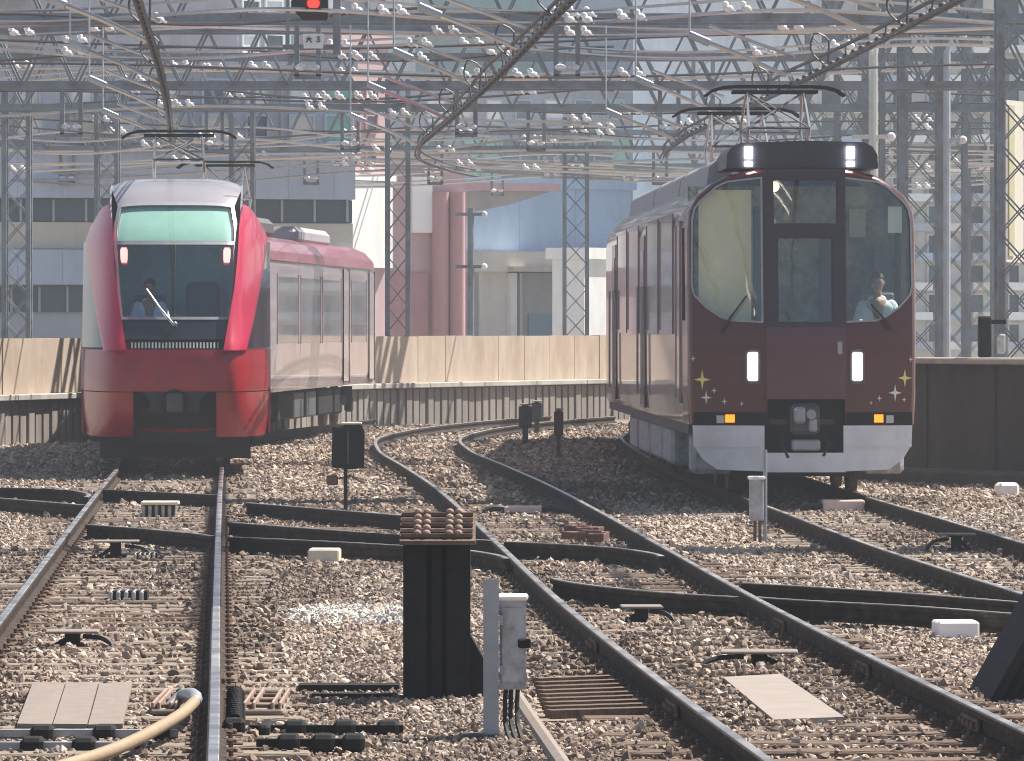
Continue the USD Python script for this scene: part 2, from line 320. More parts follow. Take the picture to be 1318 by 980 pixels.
def stones():
    P, S, K = [], [], []
    for d0, d1, dens, sz in ((23.5, 34, 760, .0225), (34, 48, 500, .026), (48, 66, 290, .031), (66, 96, 95, .044), (96, 124, 42, .055)):
        hw = 680 / F * d1 + .8; n = int(dens * (d1 - d0) * 2 * hw)
        y = rng.uniform(d0, d1, n); x = rng.uniform(-1, 1, n) * (680 / F * y + .8)
        keep = np.ones(n, bool)
        for path in (pathL, pathM, pathR):            # thin out on the rails and the sleepers
            cx = np.interp(y, path[:, 1], path[:, 0]); o = np.abs(np.abs(x - cx) - .753); keep &= o > .10
        sl = np.array(SLEEPERS); order = np.argsort(sl[:, 1]); sl = sl[order]
        j = np.searchsorted(sl[:, 1], y)
        on = np.zeros(n, bool)
        for k in range(-5, 6):
            q = sl[np.clip(j + k, 0, len(sl) - 1)]
            dx, dy = x - q[:, 0], y - q[:, 1]
            on |= (np.abs(dx * q[:, 2] + dy * q[:, 3]) < .11) & (np.abs(dx * q[:, 3] - dy * q[:, 2]) < q[:, 4])
        for q in CLEAR:
            vx, vy = CX + x * F / y, YH + (H + .14) * F / y; inside = np.ones(n, bool)
            for i in range(len(q)): (ax, ay), (bx, by) = q[i], q[(i + 1) % len(q)]; inside &= (bx - ax) * (vy - ay) - (by - ay) * (vx - ax) <= 0
            keep &= ~inside
        dirty = meshkit.noise(np.stack([x * .7, y * .25, 0 * x], 1), 9)
        keep &= ~(on & (rng.random(n) > .10 + .55 * (dirty > .62)))
        x, y, on = x[keep], y[keep], on[keep]
        s = sz * rng.lognormal(0, .28, len(x))
        z = np.where(on, -.155 + s * .3, BZ + .022 * rng.random(len(x)) + .04 * (meshkit.noise(np.stack([x * .9, y * .5, 0 * x], 1), 3) - .5))
        k = rng.choice(6, len(x), p=[.28, .22, .17, .13, .14, .06])
        near = np.min([np.abs(np.abs(x - np.interp(y, pp[:, 1], pp[:, 0])) - .753) for pp in (pathL, pathM, pathR)], 0)
        dark = (near < rng.uniform(.1, .5, len(x))) | (meshkit.fbm(np.stack([x * .5, y * .16, 0 * x], 1), 3, 4) > rng.uniform(.5, .75, len(x))); k[dark] = np.where(rng.random(dark.sum()) < .6, 3, 1)
        pale = ((x - X(455, 41.5)) / .62) ** 2 + ((y - 42.3) / 1.6) ** 2 < rng.uniform(.5, 1.2, len(x)); k[pale] = rng.choice([6, 5, 2, 4], pale.sum(), p=[.5, .25, .15, .1])
        tan = ((x - X(905, 56)) / .8) ** 2 + ((y - 56) / 4.5) ** 2 < rng.uniform(.5, 1.2, len(x)); k[tan & (rng.random(len(x)) < .6)] = 2
        P.append(np.stack([x, y, z], 1)); S.append(s); K.append(k)
    P, S, K = np.vstack(P), np.hstack(S), np.hstack(K)
    pi = UsdGeom.PointInstancer.Define(stage, '/World/ballast_stones')
    keys(pi.GetPrim(), label='loose brown and grey ballast stones covering the ground between the rails', category='ballast', kind='stuff')
    rel = pi.CreatePrototypesRel(); protos = []
    for k in range(7):
        p = f'/World/ballast_stones/stone_shape_{k:03d}' if k else '/World/ballast_stones/stone_shape'
        usdkit.mesh(stage, p, stone(40 + k), MATS[f'stone_{"abcdefg"[k]}']); rel.AddTarget(p)
    q = rng.normal(size=(len(P), 4)); q /= np.linalg.norm(q, axis=1, keepdims=True)
    pi.CreateProtoIndicesAttr(Vt.IntArray.FromNumpy(K.astype(np.int32))); pi.CreatePositionsAttr(Vt.Vec3fArray.FromNumpy(P.astype(np.float32)))
    pi.CreateOrientationsAttr(Vt.QuathArray([Gf.Quath(float(a), float(b), float(c), float(e)) for a, b, c, e in q]))
    pi.CreateScalesAttr(Vt.Vec3fArray.FromNumpy(np.repeat(S[:, None], 3, 1).astype(np.float32)))
    print('stones', len(P))
stones()

# ------------------------------------------------------------------ people
def limb(a, b, ra, rb):
    return m3.Manifold.batch_hull([m3.Manifold.sphere(ra, 12).translate(tuple(map(float, a))), m3.Manifold.sphere(rb, 12).translate(tuple(map(float, b)))])
def chain(pts): return [limb(pts[i][0], pts[i + 1][0], pts[i][1], pts[i + 1][1]) for i in range(len(pts) - 1)]
def smoothed(parts, n=6, r=.02):
    b = parts[0]
    for q in parts[1:]: b = b + q
    m = mesh_of(b.refine_to_length(r)); m.merge_vertices(); trimesh.smoothing.filter_taubin(m, iterations=n); return m
def driver(loc, rz, label, turn=0., reach=.40):
    t = T('person', label, 'person', loc, rz)
    R = lambda p: (p[0] * math.cos(turn) - p[1] * math.sin(turn), p[0] * math.sin(turn) + p[1] * math.cos(turn), p[2])
    body = [m3.Manifold.sphere(1, 24).scale((.078, .098, .115)).translate((0, -.02, .74)), limb(R((0, -.05, .66)), R((0, -.085, .645)), .052, .035), limb((0, .0, .52), (0, -.015, .66), .058, .055),
            m3.Manifold.sphere(.016, 10).translate(R((0, -.122, .735))), limb(R((0, -.112, .765)), R((0, -.125, .735)), .010, .014)]
    for s in (-1, 1):
        body.append(m3.Manifold.sphere(1, 10).scale((.014, .022, .032)).translate(R((s * .08, .0, .74))))
        w = (s * .20, -reach, .26)
        body += chain([((s * .19, 0, .47), .052), ((s * .27, -.10, .22), .043), (w, .028)])
        palm = (w[0] - s * .01, w[1] - .06, w[2] - .005); body.append(limb(w, palm, .026, .034))
        for k in range(4):
            o = (k - 1.5) * .018; f0 = (palm[0] + o, palm[1] - .03, palm[2]); L = (.05, .058, .055, .042)[k]
            f1 = (f0[0], f0[1] - L * .6, f0[2] + .004); f2 = (f1[0], f1[1] - L * .3, f1[2] - L * .55); body += chain([(f0, .009), (f1, .0085), (f2, .008)])
        body += chain([((palm[0] - s * .02, palm[1] + .02, palm[2]), .011), ((palm[0] - s * .05, palm[1] - .02, palm[2] - .01), .010), ((palm[0] - s * .055, palm[1] - .05, palm[2] - .02), .009)])
    body += [limb((-.09, 0, .02), (.09, 0, .02), .12, .12), limb((0, 0, .1), (0, 0, .45), .13, .14)]
    for s in (-1, 1): body += chain([((s * .1, -.02, 0), .085), ((s * .13, -.42, .02), .06), ((s * .13, -.40, -.42), .042)])
    t.part('body', smoothed(body, 6, .022), 'skin', smooth=True)
    shirt = [limb((-.13, 0, .44), (.13, 0, .44), .085, .085), limb((-.08, 0, .06), (.08, 0, .06), .135, .135), m3.Manifold.batch_hull([m3.Manifold.sphere(.12, 14).translate((s * .12, 0, z)) for s in (-1, 1) for z in (.12, .40)]), limb((-.06, 0, .53), (.06, 0, .53), .058, .058)]
    for s in (-1, 1): shirt += chain([((s * .175, 0, .465), .072), ((s * .27, -.10, .22), .060), ((s * .225, -.28, .25), .046)])
    t.part('shirt', smoothed(shirt, 5, .025), 'shirt', smooth=True)
    hair = m3.Manifold.sphere(1, 24).scale((.088, .108, .112)).translate((0, .0, .77)) - m3.Manifold.cube((.3, .2, .3), True).translate(R((0, -.142, .635)))
    t.part('hair', smoothed([hair], 2, .025), 'hair', smooth=True)
    for s in (-1, 1): t.part('eye', ball(R((s * .032, -.108, .755)), .011, 1), 'ink')
    t.part('seat_back', cbox((0, .20, .25), (.46, .10, .75), 0, .03), 'dark_grey'); t.part('seat_cushion', cbox((0, -.04, -.16), (.46, .46, .10), 0, .03), 'dark_grey')
    return t

def bogie(t, y, w=.80, dark='black_steel'):
    f = [box(-1.05, -.95, y - 1.6, y + 1.6, .42, .62), box(.95, 1.05, y - 1.6, y + 1.6, .42, .62), box(-1.0, 1.0, y - .2, y + .2, .40, .62)]
    b = t.part('bogie', f, dark)
    for a in (-1.05, 1.05):
        t.part('axle', cyl((-.9, y + a, .43), (.9, y + a, .43), .08), dark, b)
        for s in (-1, 1):
            t.part('wheel', [cyl((s * .70, y + a, .43), (s * .80, y + a, .43), .43, 20), cyl((s * .69, y + a, .43), (s * .71, y + a, .43), .455, 20)], 'rust', b)
            t.part('axle_box', cbox((s * 1.05, y + a, .43), (.16, .36, .32), 0, .04), dark, b)
            for e in (-.28, .28): t.part('spring', cyl((s * 1.0, y + a + e, .5), (s * 1.0, y + a + e, .8), .09, 8), dark, b)
def pantograph(t, y, zr, zh, w=.78, dark='wire'):
    b = t.part('pantograph', [box(-.62, .62, y - .75, y - .69, zr, zr + .06), box(-.62, .62, y + .69, y + .75, zr, zr + .06), box(-.6, -.54, y - .7, y + .7, zr, zr + .06), box(.54, .6, y - .7, y + .7, zr, zr + .06)], 'dark_grey')
    zm = zr + (zh - zr) * .5; h = w / 2
    for s in (-1, 1):
        for e in (-1, 1):
            t.part('lower_arm', tube([(s * h, y + e * .12, zr + .1), (s * h, y + e * .72, zm)], .022), 'wire_bright', b)
            t.part('upper_arm', tube([(s * h, y + e * .72, zm), (s * h * .92, y + e * .10, zh - .06)], .018), 'wire_bright', b)
        t.part('insulator', [cyl((s * .56, y + e * .7, zr - .16), (s * .56, y + e * .7, zr), .05, 8) for e in (-1, 1)], 'porcelain', b)
    for e in (-1, 1):
        t.part('cross_brace', [tube([(-h, y + e * .72, zm), (h * .92, y + e * .12, zh - .08)], .011, 5), tube([(h, y + e * .72, zm), (-h * .92, y + e * .12, zh - .08)], .011, 5), tube([(-h, y + e * .72, zm), (h, y + e * .72, zm)], .018, 5)], 'wire_bright' if e > 0 else 'wire', b)
        t.part('contact_strip', tube([(-.90, y + e * .12, zh - .12), (-.80, y + e * .12, zh - .05), (-.66, y + e * .12, zh - .01), (-.5, y + e * .12, zh), (.5, y + e * .12, zh), (.66, y + e * .12, zh - .01), (.80, y + e * .12, zh - .05), (.90, y + e * .12, zh - .12)], .020, 6), 'black_steel', b)
    t.part('head_frame', [box(-.55, .55, y - .14, y - .10, zh - .09, zh - .05), box(-.55, .55, y + .10, y + .14, zh - .09, zh - .05), box(-.5, -.46, y - .12, y + .12, zh - .09, zh - .05), box(.46, .5, y - .12, y + .12, zh - .09, zh - .05)], 'black_steel', b)

# ------------------------------------------------------------------ dark maroon train on the right
SR, CR, DR = 107.0, 1035.0, 65.4
def rp(px, py): return ((px - CR) / SR, H - (py - YH) / SR)
OUT = [(1.36, .86), (1.38, 1.25), (1.385, 3.25), (1.36, 3.44), (1.27, 3.61), (1.10, 3.76), (.90, 3.87), (.55, 3.945), (0, 3.97)]
OUTR = OUT + [(-x, z) for x, z in OUT[-2::-1]]
def scaled(o, k, kz=None, c=2.3): return [(x * k, c + (z - c) * (kz or k)) for x, z in o]
def warpR(m, r=None):
    M = m if not isinstance(m, trimesh.Trimesh) else man(m)
    if r: M = M.refine_to_length(r)
    t = mesh_of(M); v = t.vertices.copy(); f = np.clip(1 - v[:, 1] / 1.6, 0, 1)
    v[:, 1] += f * (.26 * np.abs(v[:, 0] / 1.385) ** 2.4 + np.clip(v[:, 2] - 1.9, 0, 9) * .11); return trimesh.Trimesh(v, t.faces, process=False)
tr = T('maroon_train', 'dark maroon train with large rounded windows and white lower skirt', 'train', (X(CR, DR), DR, 0), 1.66)
outer = m3.Manifold.hull_points(np.array([(x, .10, z) for x, z in OUTR] + [(x, .0, z) for x, z in scaled(OUTR, .962, .97)] + [(x, 1.6, z) for x, z in OUTR] + [(x, .035, z) for x, z in scaled(OUTR, .985, .988)], float))
inner = ext_y(scaled(OUTR, .95, .955), .05, 1.7)
WL = [rp(*p) for p in ((982, 228), (938, 233), (925, 239), (903, 258), (896, 268), (893, 282), (892, 368), (895, 380), (910, 396), (928, 408), (940, 413), (982, 415))]
WR = [(-x, z) for x, z in WL]
rect = lambda a, b, c, d: [rp(a, d), rp(c, d), rp(c, b), rp(a, b)]
UP, DP = rect(996, 230, 1080, 289), rect(1001, 305, 1073, 416)
pocket = rect(988, 513, 1088, 600)
shell = outer - inner
for sx in (-1, 1): shell -= ext_x([(.62, 2.12), (1.42, 2.12), (1.42, 3.25), (.70, 3.25)], sx * 1.3 - .2, sx * 1.3 + .2)
for poly in (WL, WR[::-1], UP, DP, pocket): shell -= ext_y(sg.polygon.orient(sg.Polygon(poly)).exterior.coords[:-1], -.2, .35)
tr.part('cab_shell', warpR(shell, .11), 'maroon', smooth=35)
body = ext_y(OUTR, 1.6, 21.6) - ext_y(scaled(OUTR, .95, .955), 1.55, 21.5)
tr.part('car_body', mesh_of(body), 'maroon_side', smooth=35)
so = lambda poly, b: list(sg.polygon.orient(sg.Polygon(poly).buffer(b, join_style=1)).exterior.coords)[:-1]
for nm, poly in (('windscreen', WL), ('windscreen', WR), ('destination_window', UP), ('door_window', DP)):
    gm = warpR(ext_y(so(poly, .004), .018, .026), .15); gm = trimesh.Trimesh(gm.vertices, gm.faces[gm.face_normals[:, 1] < -.5], process=False); gm.remove_unreferenced_vertices(); g = tr.part(nm, gm, 'cab_glass', smooth=True)
    tr.part('window_seal', warpR(ext_y(so(poly, .008), -.005, .03) - ext_y(so(poly, -.014), -.1, .1), .12), 'grey_steel' if nm == 'windscreen' else 'frame_dark', g)
fr = ext_y(rect(986, 217, 1090, 421), -.016, .02) - ext_y(so(UP, 0), -.1, .1) - ext_y(so(DP, 0), -.1, .1)
dr = tr.part('door', warpR(ext_y(rect(987, 421, 1089, 514), -.016, .02), .12), 'maroon_door')
tr.part('door_frame', warpR(fr, .12), 'frame_dark', dr)
tr.part('door_handle', warpR(ext_y(rect(1078, 440, 1084, 456), -.04, -.01)), 'grey_steel', dr)
for a_ in (rect(894, 531, 987, 548), rect(1089, 531, 1177, 548)): tr.part('bumper_band', warpR(ext_y(a_, -.006, .08), .1), 'black_steel')
sk = [rp(*p) for p in ((893, 548), (984, 548), (984, 607), (924, 605), (906, 592), (894, 574))]
for s in (1, -1):
    q = [(s * x, z) for x, z in sk]; tr.part('skirt', warpR(ext_y(so(q, 0), -.012, .05), .1), 'white_paint')
    q2 = [(s * x, z) for x, z in (rp(894, 574), rp(984, 574), rp(984, 576), rp(894, 576))]; tr.part('skirt_crease', warpR(ext_y(so(q2, 0), -.022, .02), .1), 'white_paint')
tr.part('centre_skirt', warpR(ext_y(rect(985, 583, 1089, 608), -.03, .05), .2), 'white_paint')
tr.part('coupler_pocket', [box(-.5, .5, .36, .40, .3, 1.2)], 'rubber')
cp = tr.part('coupler', [cbox((.01, .12, .93), (.36, .34, .38), 0, .05)], 'dark_grey')
tr.part('coupler_hook', [cbox((-.06, -.07, .98), (.14, .10, .20), 0, .03), cbox((.10, -.05, .86), (.10, .08, .16), 0, .02), cyl((.08, -.09, .99), (.08, .0, .99), .06, 10)], 'grey_steel', cp)
tr.part('coupler_box', cbox((.02, .05, .62), (.34, .26, .13), 0, .02), 'grey_steel', cp)
tr.part('air_hose', [tube([(-.24, .1, .75), (-.26, 0, .6), (-.2, -.02, .48), (-.1, .05, .45)], .022), tube([(.26, .1, .75), (.3, 0, .62), (.24, -.02, .5), (.14, .05, .46)], .022)], 'rubber', cp)
for px in (969, 1104):
    tr.part('headlight_bezel', warpR(ext_y(rect(px - 10, 449, px + 10, 495), -.014, .02)), 'frame_dark')
    tr.part('headlight', warpR(ext_y(so(rect(px - 4, 456, px + 4, 488), .02), -.026, .01)), 'lamp_white')
for px, pc in ((940, 928), (1132, 1147)):
    tr.part('marker_lamp', warpR(ext_y(rect(px - 6, 534, px + 6, 544), -.02, .02)), 'lamp_amber'); tr.part('clear_lamp', warpR(ext_y(rect(pc - 5, 535, pc + 5, 545), -.016, .02)), 'lens_clear')
pod = [rp(*p) for p in ((937, 216), (938, 198), (944, 188), (956, 183), (1035, 180), (1116, 182), (1127, 188), (1133, 198), (1134, 216))]
tr.part('light_pod', mesh_of(ext_y(so(pod, 0), .12, 1.9)).apply_translation((0, .22, 0)), 'navy_roof', smooth=40)
for px in (966, 1098):
    for a, b, r in ((188, 203, .014), (207, 213, .006)):
        x, z0 = rp(px, b); z1 = rp(px, a)[1]; tr.part('roof_headlight', box(x - .05, x + .05, .30, .345, z0, z1), 'lamp_white')
def star(px, py, r, m, n=4):
    x, z = rp(px, py); r = r / SR; q = []
    for i in range(2 * n): a = i * math.pi / n + math.pi / 2; k = r * (1.0 if i % (4 // 2) == 0 else .26); q.append((x + k * math.cos(a) * (.8 if i % 4 else 1), z + k * math.sin(a)))
    tr.part('star_decal' if r > .05 else 'dot_decal', warpR(ext_y(so(q, 0), -.007, .01)), m)
for a in ((905, 489, 13, 'star_gold'), (910, 512, 9, 'star_silver'), (893.5, 462, 4, 'star_silver'), (920, 503, 4.5, 'star_silver'), (933, 517, 5, 'star_silver'), (955, 520, 3.5, 'star_silver'),
          (1167, 487, 12, 'star_gold'), (1154, 506, 11, 'star_silver'), (1175, 463, 4, 'star_silver'), (1133, 513, 4.5, 'star_silver'), (1122, 519, 3, 'star_silver'), (1166, 515, 4, 'star_silver')): star(*a)
def wp(px, py, y=-.03):
    x, z = rp(px, py); return (x, y + .26 * abs(x / 1.385) ** 2.4 + max(z - 1.9, 0) * .11 - .03, z)
tr.part('wiper', [bar(wp(961, 381), wp(944, 404), .045, .02), bar(wp(944, 404), wp(927, 428), .035, .03)], 'rubber'); tr.part('wiper', [bar(wp(1122, 392), wp(1142, 414), .045, .02), bar(wp(1142, 414), wp(1148, 424), .035, .03)], 'rubber')
# inside the cab
tr.part('cab_floor', box(-1.25, 1.25, .5, 1.6, 1.05, 1.12), 'dark_grey'); tr.part('cab_wall', [box(-1.28, 1.28, 1.95, 2.0, 1.1, 3.78)], 'cab_grey')
tr.part('window_blind', box(-1.24, -.60, .50, .515, 2.02, 3.70), 'cab_beige'); tr.part('cab_desk', [cbox((.86, .75, 1.95), (.78, .40, .28), 0, .04), box(.5, 1.2, .6, 1.0, 1.12, 1.84)], 'cab_dark')
tr.part('cab_desk', [cbox((-.88, .70, 1.92), (.7, .25, .24), 0, .04)], 'cab_dark'); tr.part('notice_sheet', box(1.06, 1.23, .50, .51, 3.18, 3.50), 'paper'); tr.part('notice_sheet', box(.72, .92, 1.90, 1.94, 3.15, 3.5), 'paper')
tr.part('cab_equipment', [box(.34, .58, 1.6, 1.9, 1.3, 3.2), box(-.55, -.46, .5, .9, 1.2, 3.5), box(-.52, -.44, .62, .66, 2.1, 2.6), box(1.0, 1.2, 1.6, 1.9, 1.9, 3.0)], 'cab_dark')
tr.part('cab_lamp', ball((-.32, .55, 3.74), .065, 1), 'lamp_warm'); tr.part('fare_panel', box(-.42, -.30, .5, .55, 3.15, 3.35), 'cab_beige')
# side glazing, doors, roof and running gear
for y0, y1, z0, z1 in ((1.75, 2.55, 1.15, 3.3), (3.3, 6.1, 2.0, 3.42), (6.6, 9.4, 2.0, 3.42), (11.6, 14.4, 2.0, 3.42), (14.9, 17.7, 2.0, 3.42)):
    for s in (-1, 1):
        a, b = sorted((s * 1.380, s * 1.392)); w = tr.part('side_window', box(a, b, y0, y1, z0, z1), 'pane_train')
        a, b = sorted((s * 1.380, s * 1.402)); tr.part('window_frame', [box(a, b, y0 - .05, y0, z0 - .05, z1 + .05), box(a, b, y1, y1 + .05, z0 - .05, z1 + .05), box(a, b, y0, y1, z1, z1 + .05), box(a, b, y0, y1, z0 - .05, z0)], 'maroon_side', w)
for s in (-1, 1):
    for y in (9.85, 18.2):
        a, b = sorted((s * 1.378, s * 1.400)); q = tr.part('side_door', box(a, b, y, y + 1.1, .92, 3.30), 'maroon'); a, b = sorted((s * 1.395, s * 1.406))
        tr.part('door_pane', box(a, b, y + .25, y + .85, 2.0, 3.1), 'pane_dark', q); tr.part('grab_rail', [tube([(s * 1.43, y + e, 1.1), (s * 1.43, y + e, 2.6)], .018) for e in (-.14, 1.24)], 'grey_steel', q)
    for k, (y0, y1) in enumerate(((2.2, 7.9), (8.15, 14.2), (14.45, 21.3))):
        tr.part('roof_fairing', mesh_of(ext_y(so([(s * .72, 3.86), (s * 1.04, 3.76), (s * 1.0, 4.02), (s * .9, 4.12), (s * .72, 4.14)], 0), y0, y1)), 'roof_grey', smooth=40)
    for y0, y1 in ((.9, 1.5), (5.2, 7.0), (7.5, 10.0), (10.6, 13.2), (13.7, 15.8)):
        tr.part('underfloor_box', cbox((s * 1.05, (y0 + y1) / 2, .50), (.5, y1 - y0, .50), 0, .05), 'box_grey')
    a, b = sorted((s * 1.30, s * 1.35)); tr.part('side_skirt', box(a, b, .7, 21.2, .74, .86), 'dark_grey')
for y in (3.0, 18.3): bogie(tr, y)
tr.part('underfloor_tank', box(-.68, .68, .9, 21.0, .22, .88), 'rubber')
tr.part('air_conditioner', cbox((0, 8.2, 4.05), (1.3, 3.0, .26), 0, .05), 'roof_grey'); tr.part('air_conditioner', cbox((0, 17, 4.05), (1.3, 3.0, .26), 0, .05), 'roof_grey')
pantograph(tr, 4.6, 4.02, 5.13); pantograph(tr, 11.6, 4.02, 5.13)
sb = tr.part('second_car', mesh_of(ext_y(OUTR, 0, 20)).apply_transform(trimesh.transformations.rotation_matrix(math.radians(-3.5), [0, 0, 1])).apply_translation((0.05, 22.1, 0)), 'maroon_side', smooth=35)
tr.part('gangway', box(-.6, .6, 21.5, 22.3, 1.0, 3.4), 'rubber')
xx, dd = X(1126, 66.4), 66.42
driver((X(1129, 66.5), 66.50, 1.84), 1.66, 'train driver in pale blue shirt seated behind the right window of the maroon train', -.25)

# ------------------------------------------------------------------ red train on the left
SL, CL, DL = 89.0, 225.0, 78.6
def lp(px, py): return ((px - CL) / SL, H - (py - YH) / SL)
tl = T('red_train', 'streamlined bright red train with tall sloping windscreen', 'train', (X(CL, DL), DL, 0), 3.0)
TT = np.array([(.40, .34, .40), (.62, .16, .62), (.85, .05, .85), (1.15, .0, 1.15), (1.45, .03, 1.45), (1.72, .12, 1.72), (1.9, .25, 1.9), (2.2, .45, 2.2), (2.7, .72, 2.7), (3.26, 1.08, 3.26), (3.5, 1.32, 3.5), (3.83, 1.85, 3.85), (4.0, 2.3, 4.08), (4.1, 2.8, 4.20), (4.16, 3.6, 4.28), (5.0, 6.0, 4.28), (6.0, 9.0, 3.68)])
from scipy.interpolate import PchipInterpolator
PY, PZ = PchipInterpolator(TT[:, 0], TT[:, 1]), PchipInterpolator(TT[:, 0], TT[:, 2])
def nose(x, t, off=0.):
    x, t = np.broadcast_arrays(np.asarray(x, float), np.asarray(t, float)); a = np.abs(x)
    wrap = .10 * (a / .9) ** 2 + 1.9 * np.clip((a - .78) / .62, 0, 1.2) ** 2.1
    wrap = np.where(t > 3.9, .10 * (a / .9) ** 2 + wrap * 0, wrap)
    y = PY(t) + wrap - off; z = PZ(t) - np.clip((t - 3.3) / .8, 0, 1) * (.10 * (a / .95) ** 5)
    return np.stack([x, y, z + off * np.clip((t - 3.3), 0, .8)], -1)
def patch(ts, xl_, xr_, off=0., th=.03, nu=24, nt=26, sheet=False):
    tt = np.linspace(ts[0], ts[-1], nt); L = np.interp(tt, ts, xl_); R_ = np.interp(tt, ts, xr_)
    u = np.linspace(0, 1, nu); Xg = L[:, None] + (R_ - L)[:, None] * u; A = nose(Xg, tt[:, None] * np.ones_like(Xg), off); B = nose(Xg, tt[:, None] * np.ones_like(Xg), off - th)
    v = np.vstack([A.reshape(-1, 3), B.reshape(-1, 3)]); n = nt * nu; i = np.arange(n).reshape(nt, nu); f = []
    def q(a, b, c, d): f.extend([[a, b, c], [a, c, d]])
    for r in range(nt - 1):
        for c in range(nu - 1): q(i[r, c], i[r, c + 1], i[r + 1, c + 1], i[r + 1, c]); q(n + i[r, c], n + i[r + 1, c], n + i[r + 1, c + 1], n + i[r, c + 1])
    if sheet: return trimesh.Trimesh(A.reshape(-1, 3), [t for t in f if max(t) < n], process=False)
    for r in range(nt - 1): q(i[r, 0], i[r + 1, 0], n + i[r + 1, 0], n + i[r, 0]); q(i[r, -1], n + i[r, -1], n + i[r + 1, -1], i[r + 1, -1])
    for c in range(nu - 1): q(i[0, c], n + i[0, c], n + i[0, c + 1], i[0, c + 1]); q(i[-1, c], i[-1, c + 1], n + i[-1, c + 1], n + i[-1, c])
    return trimesh.Trimesh(v, f, process=False)
mir = lambda xs_: [-a for a in xs_]
gt = [2.17, 2.6, 3.26]; gl = [-.77, -.82, -.87]
g1 = tl.part('windscreen', patch(gt, gl, mir(gl), .0, sheet=True), 'teal_glass', smooth=40)
ut = [3.28, 3.55, 3.83]; ul = [-.875, -.865, -.82]
g2 = tl.part('upper_windscreen', patch(ut, ul, mir(ul), .0, sheet=True), 'sky_glass', smooth=40)
for g, t_, a in ((g1, gt, gl), (g2, ut, ul)):
    tl.part('window_seal', patch(t_, [q - .045 for q in a], [q + .012 for q in a], .015, .04, 3), 'grey_steel', g, smooth=40); tl.part('window_seal', patch(t_, [-q - .012 for q in a], [-q + .045 for q in a], .015, .04, 3), 'grey_steel', g, smooth=40)
for a_, b_, h_ in ((3.245, 3.295, .9), (2.145, 2.185, .8), (3.815, 3.85, .86)): tl.part('glazing_bar', patch([a_, b_], [-h_, -h_], [h_, h_], .014, .04, 24, 3), 'grey_steel', smooth=40)
tl.part('centre_bar', patch([2.18, 3.25], [-.008, -.008], [.008, .008], .012, .02, 3), 'rubber')
rt = [3.84, 4.0, 4.1, 4.16, 5.0, 6.0]; rl = [-.86, -.93, -.97, -.98, -.98, -.98]
tl.part('sun_shade', patch([3.30, 3.55, 3.82], [-.85, -.84, -.80], [.85, .84, .80], -.05, .02), 'mint', smooth=40)
tl.part('roof_canopy', patch(rt, rl, mir(rl), .0, .03, 24, 50), 'train_roof', smooth=40)
sidep = [(float(PY(t)) + .14, float(PZ(t)) - .10 * (t > 3.4)) for t in (1.7, 2.0, 2.2, 2.7, 3.26, 3.5, 3.83, 4.0, 4.1, 4.16, 5, 6)] + [(9.0, 1.72), (2.5, 1.72)]
for s in (-1, 1):
    m_ = mesh_of(ext_x(so(sidep, 0), 0, .03)); v = m_.vertices; h = np.interp(v[:, 2], [1.7, 2.2, 3.3, 3.8, 4.1], [.82, .84, .92, .95, .965]); v[:, 0] = s * (v[:, 0] + h)
    tl.part('canopy_side', trimesh.Trimesh(v, m_.faces if s > 0 else np.array(m_.faces)[:, ::-1], process=False), 'train_roof')
    tl.part('tail_lamp', patch([2.98, 3.04, 3.16, 3.20], [s * .79, s * .80, s * .81, s * .79], [s * .71, s * .70, s * .70, s * .72], .03, .02, 5, 8) if s < 0 else patch([2.98, 3.04, 3.16, 3.20], [.71, .70, .70, .72], [.79, .80, .81, .79], .03, .02, 5, 8), 'tail_red')
    pt = [1.70, 2.1, 2.6, 3.1, 3.5, 3.72, 3.86]; pi_ = [.70, .77, .86, .91, .93, .96, 1.0]; po = [1.04, 1.14, 1.24, 1.33, 1.365, 1.31, 1.12]
    a, b = (pi_, po) if s > 0 else (mir(po), mir(pi_))
    tl.part('red_pillar', patch(pt, a, b, .12, .16, 12, 30), 'train_red', smooth=40)
    st = [1.74, 2.1, 2.6, 3.1, 3.4]; si = [1.03, 1.12, 1.22, 1.31, 1.34]; sx = [1.40] * 5
    a, b = (si, sx) if s > 0 else (mir(sx), mir(si))
    tl.part('side_window', patch(st, a, b, -.02, .03, 8, sheet=True), 'side_glass', smooth=40)
    a, b = ([.60] * 4, [1.385, 1.40, 1.40, 1.40]); b[0] = 1.30
    if s < 0: a, b = mir(b), mir(a)
    tl.part('bumper_cheek', patch([.44, .62, .85, 1.09], a, b, .02, .10, 14, 12), 'train_red_low', smooth=40)
    tl.part('side_board', mesh_of(ext_x(so([(1.95, .48), (9, .48), (9, 1.12), (2.0, 1.12)], 0), 1.36, 1.40)) if s > 0 else mesh_of(ext_x(so([(1.95, .48), (9, .48), (9, 1.12), (2.0, 1.12)], 0), -1.40, -1.36)), 'train_red_low')
tl.part('lower_panel', patch([1.105, 1.4, 1.71], [-1.40, -1.40, -1.395], [1.40, 1.40, 1.395], .02, .05, 40, 12), 'train_red_low', smooth=40)
tl.part('dark_panel', patch([1.86, 2.15], [-.775, -.79], [.775, .79], .0, .03), 'panel_navy', smooth=40)
gr = tl.part('grille', patch([1.70, 1.86], [-.80, -.775], [.80, .775], -.05, .03), 'rubber')
for k in range(26):
    x = -.62 + k * 1.24 / 25; tl.part('grille_slat', patch([1.73, 1.815], [x - .012, x - .012], [x + .012, x + .012], .004, .04, 2, 2), 'grey_steel', gr)
def np_(px, py, off): x, z = lp(px, py); return tuple(nose(np.array(x), np.array(z), off))
tl.part('wiper', [bar(np_(222, 416, .05), np_(205, 396, .05), .022), bar(np_(205, 396, .05), np_(188, 372, .05), .03, .02), ball(np_(225, 417, .06), .035)], 'grey_steel')
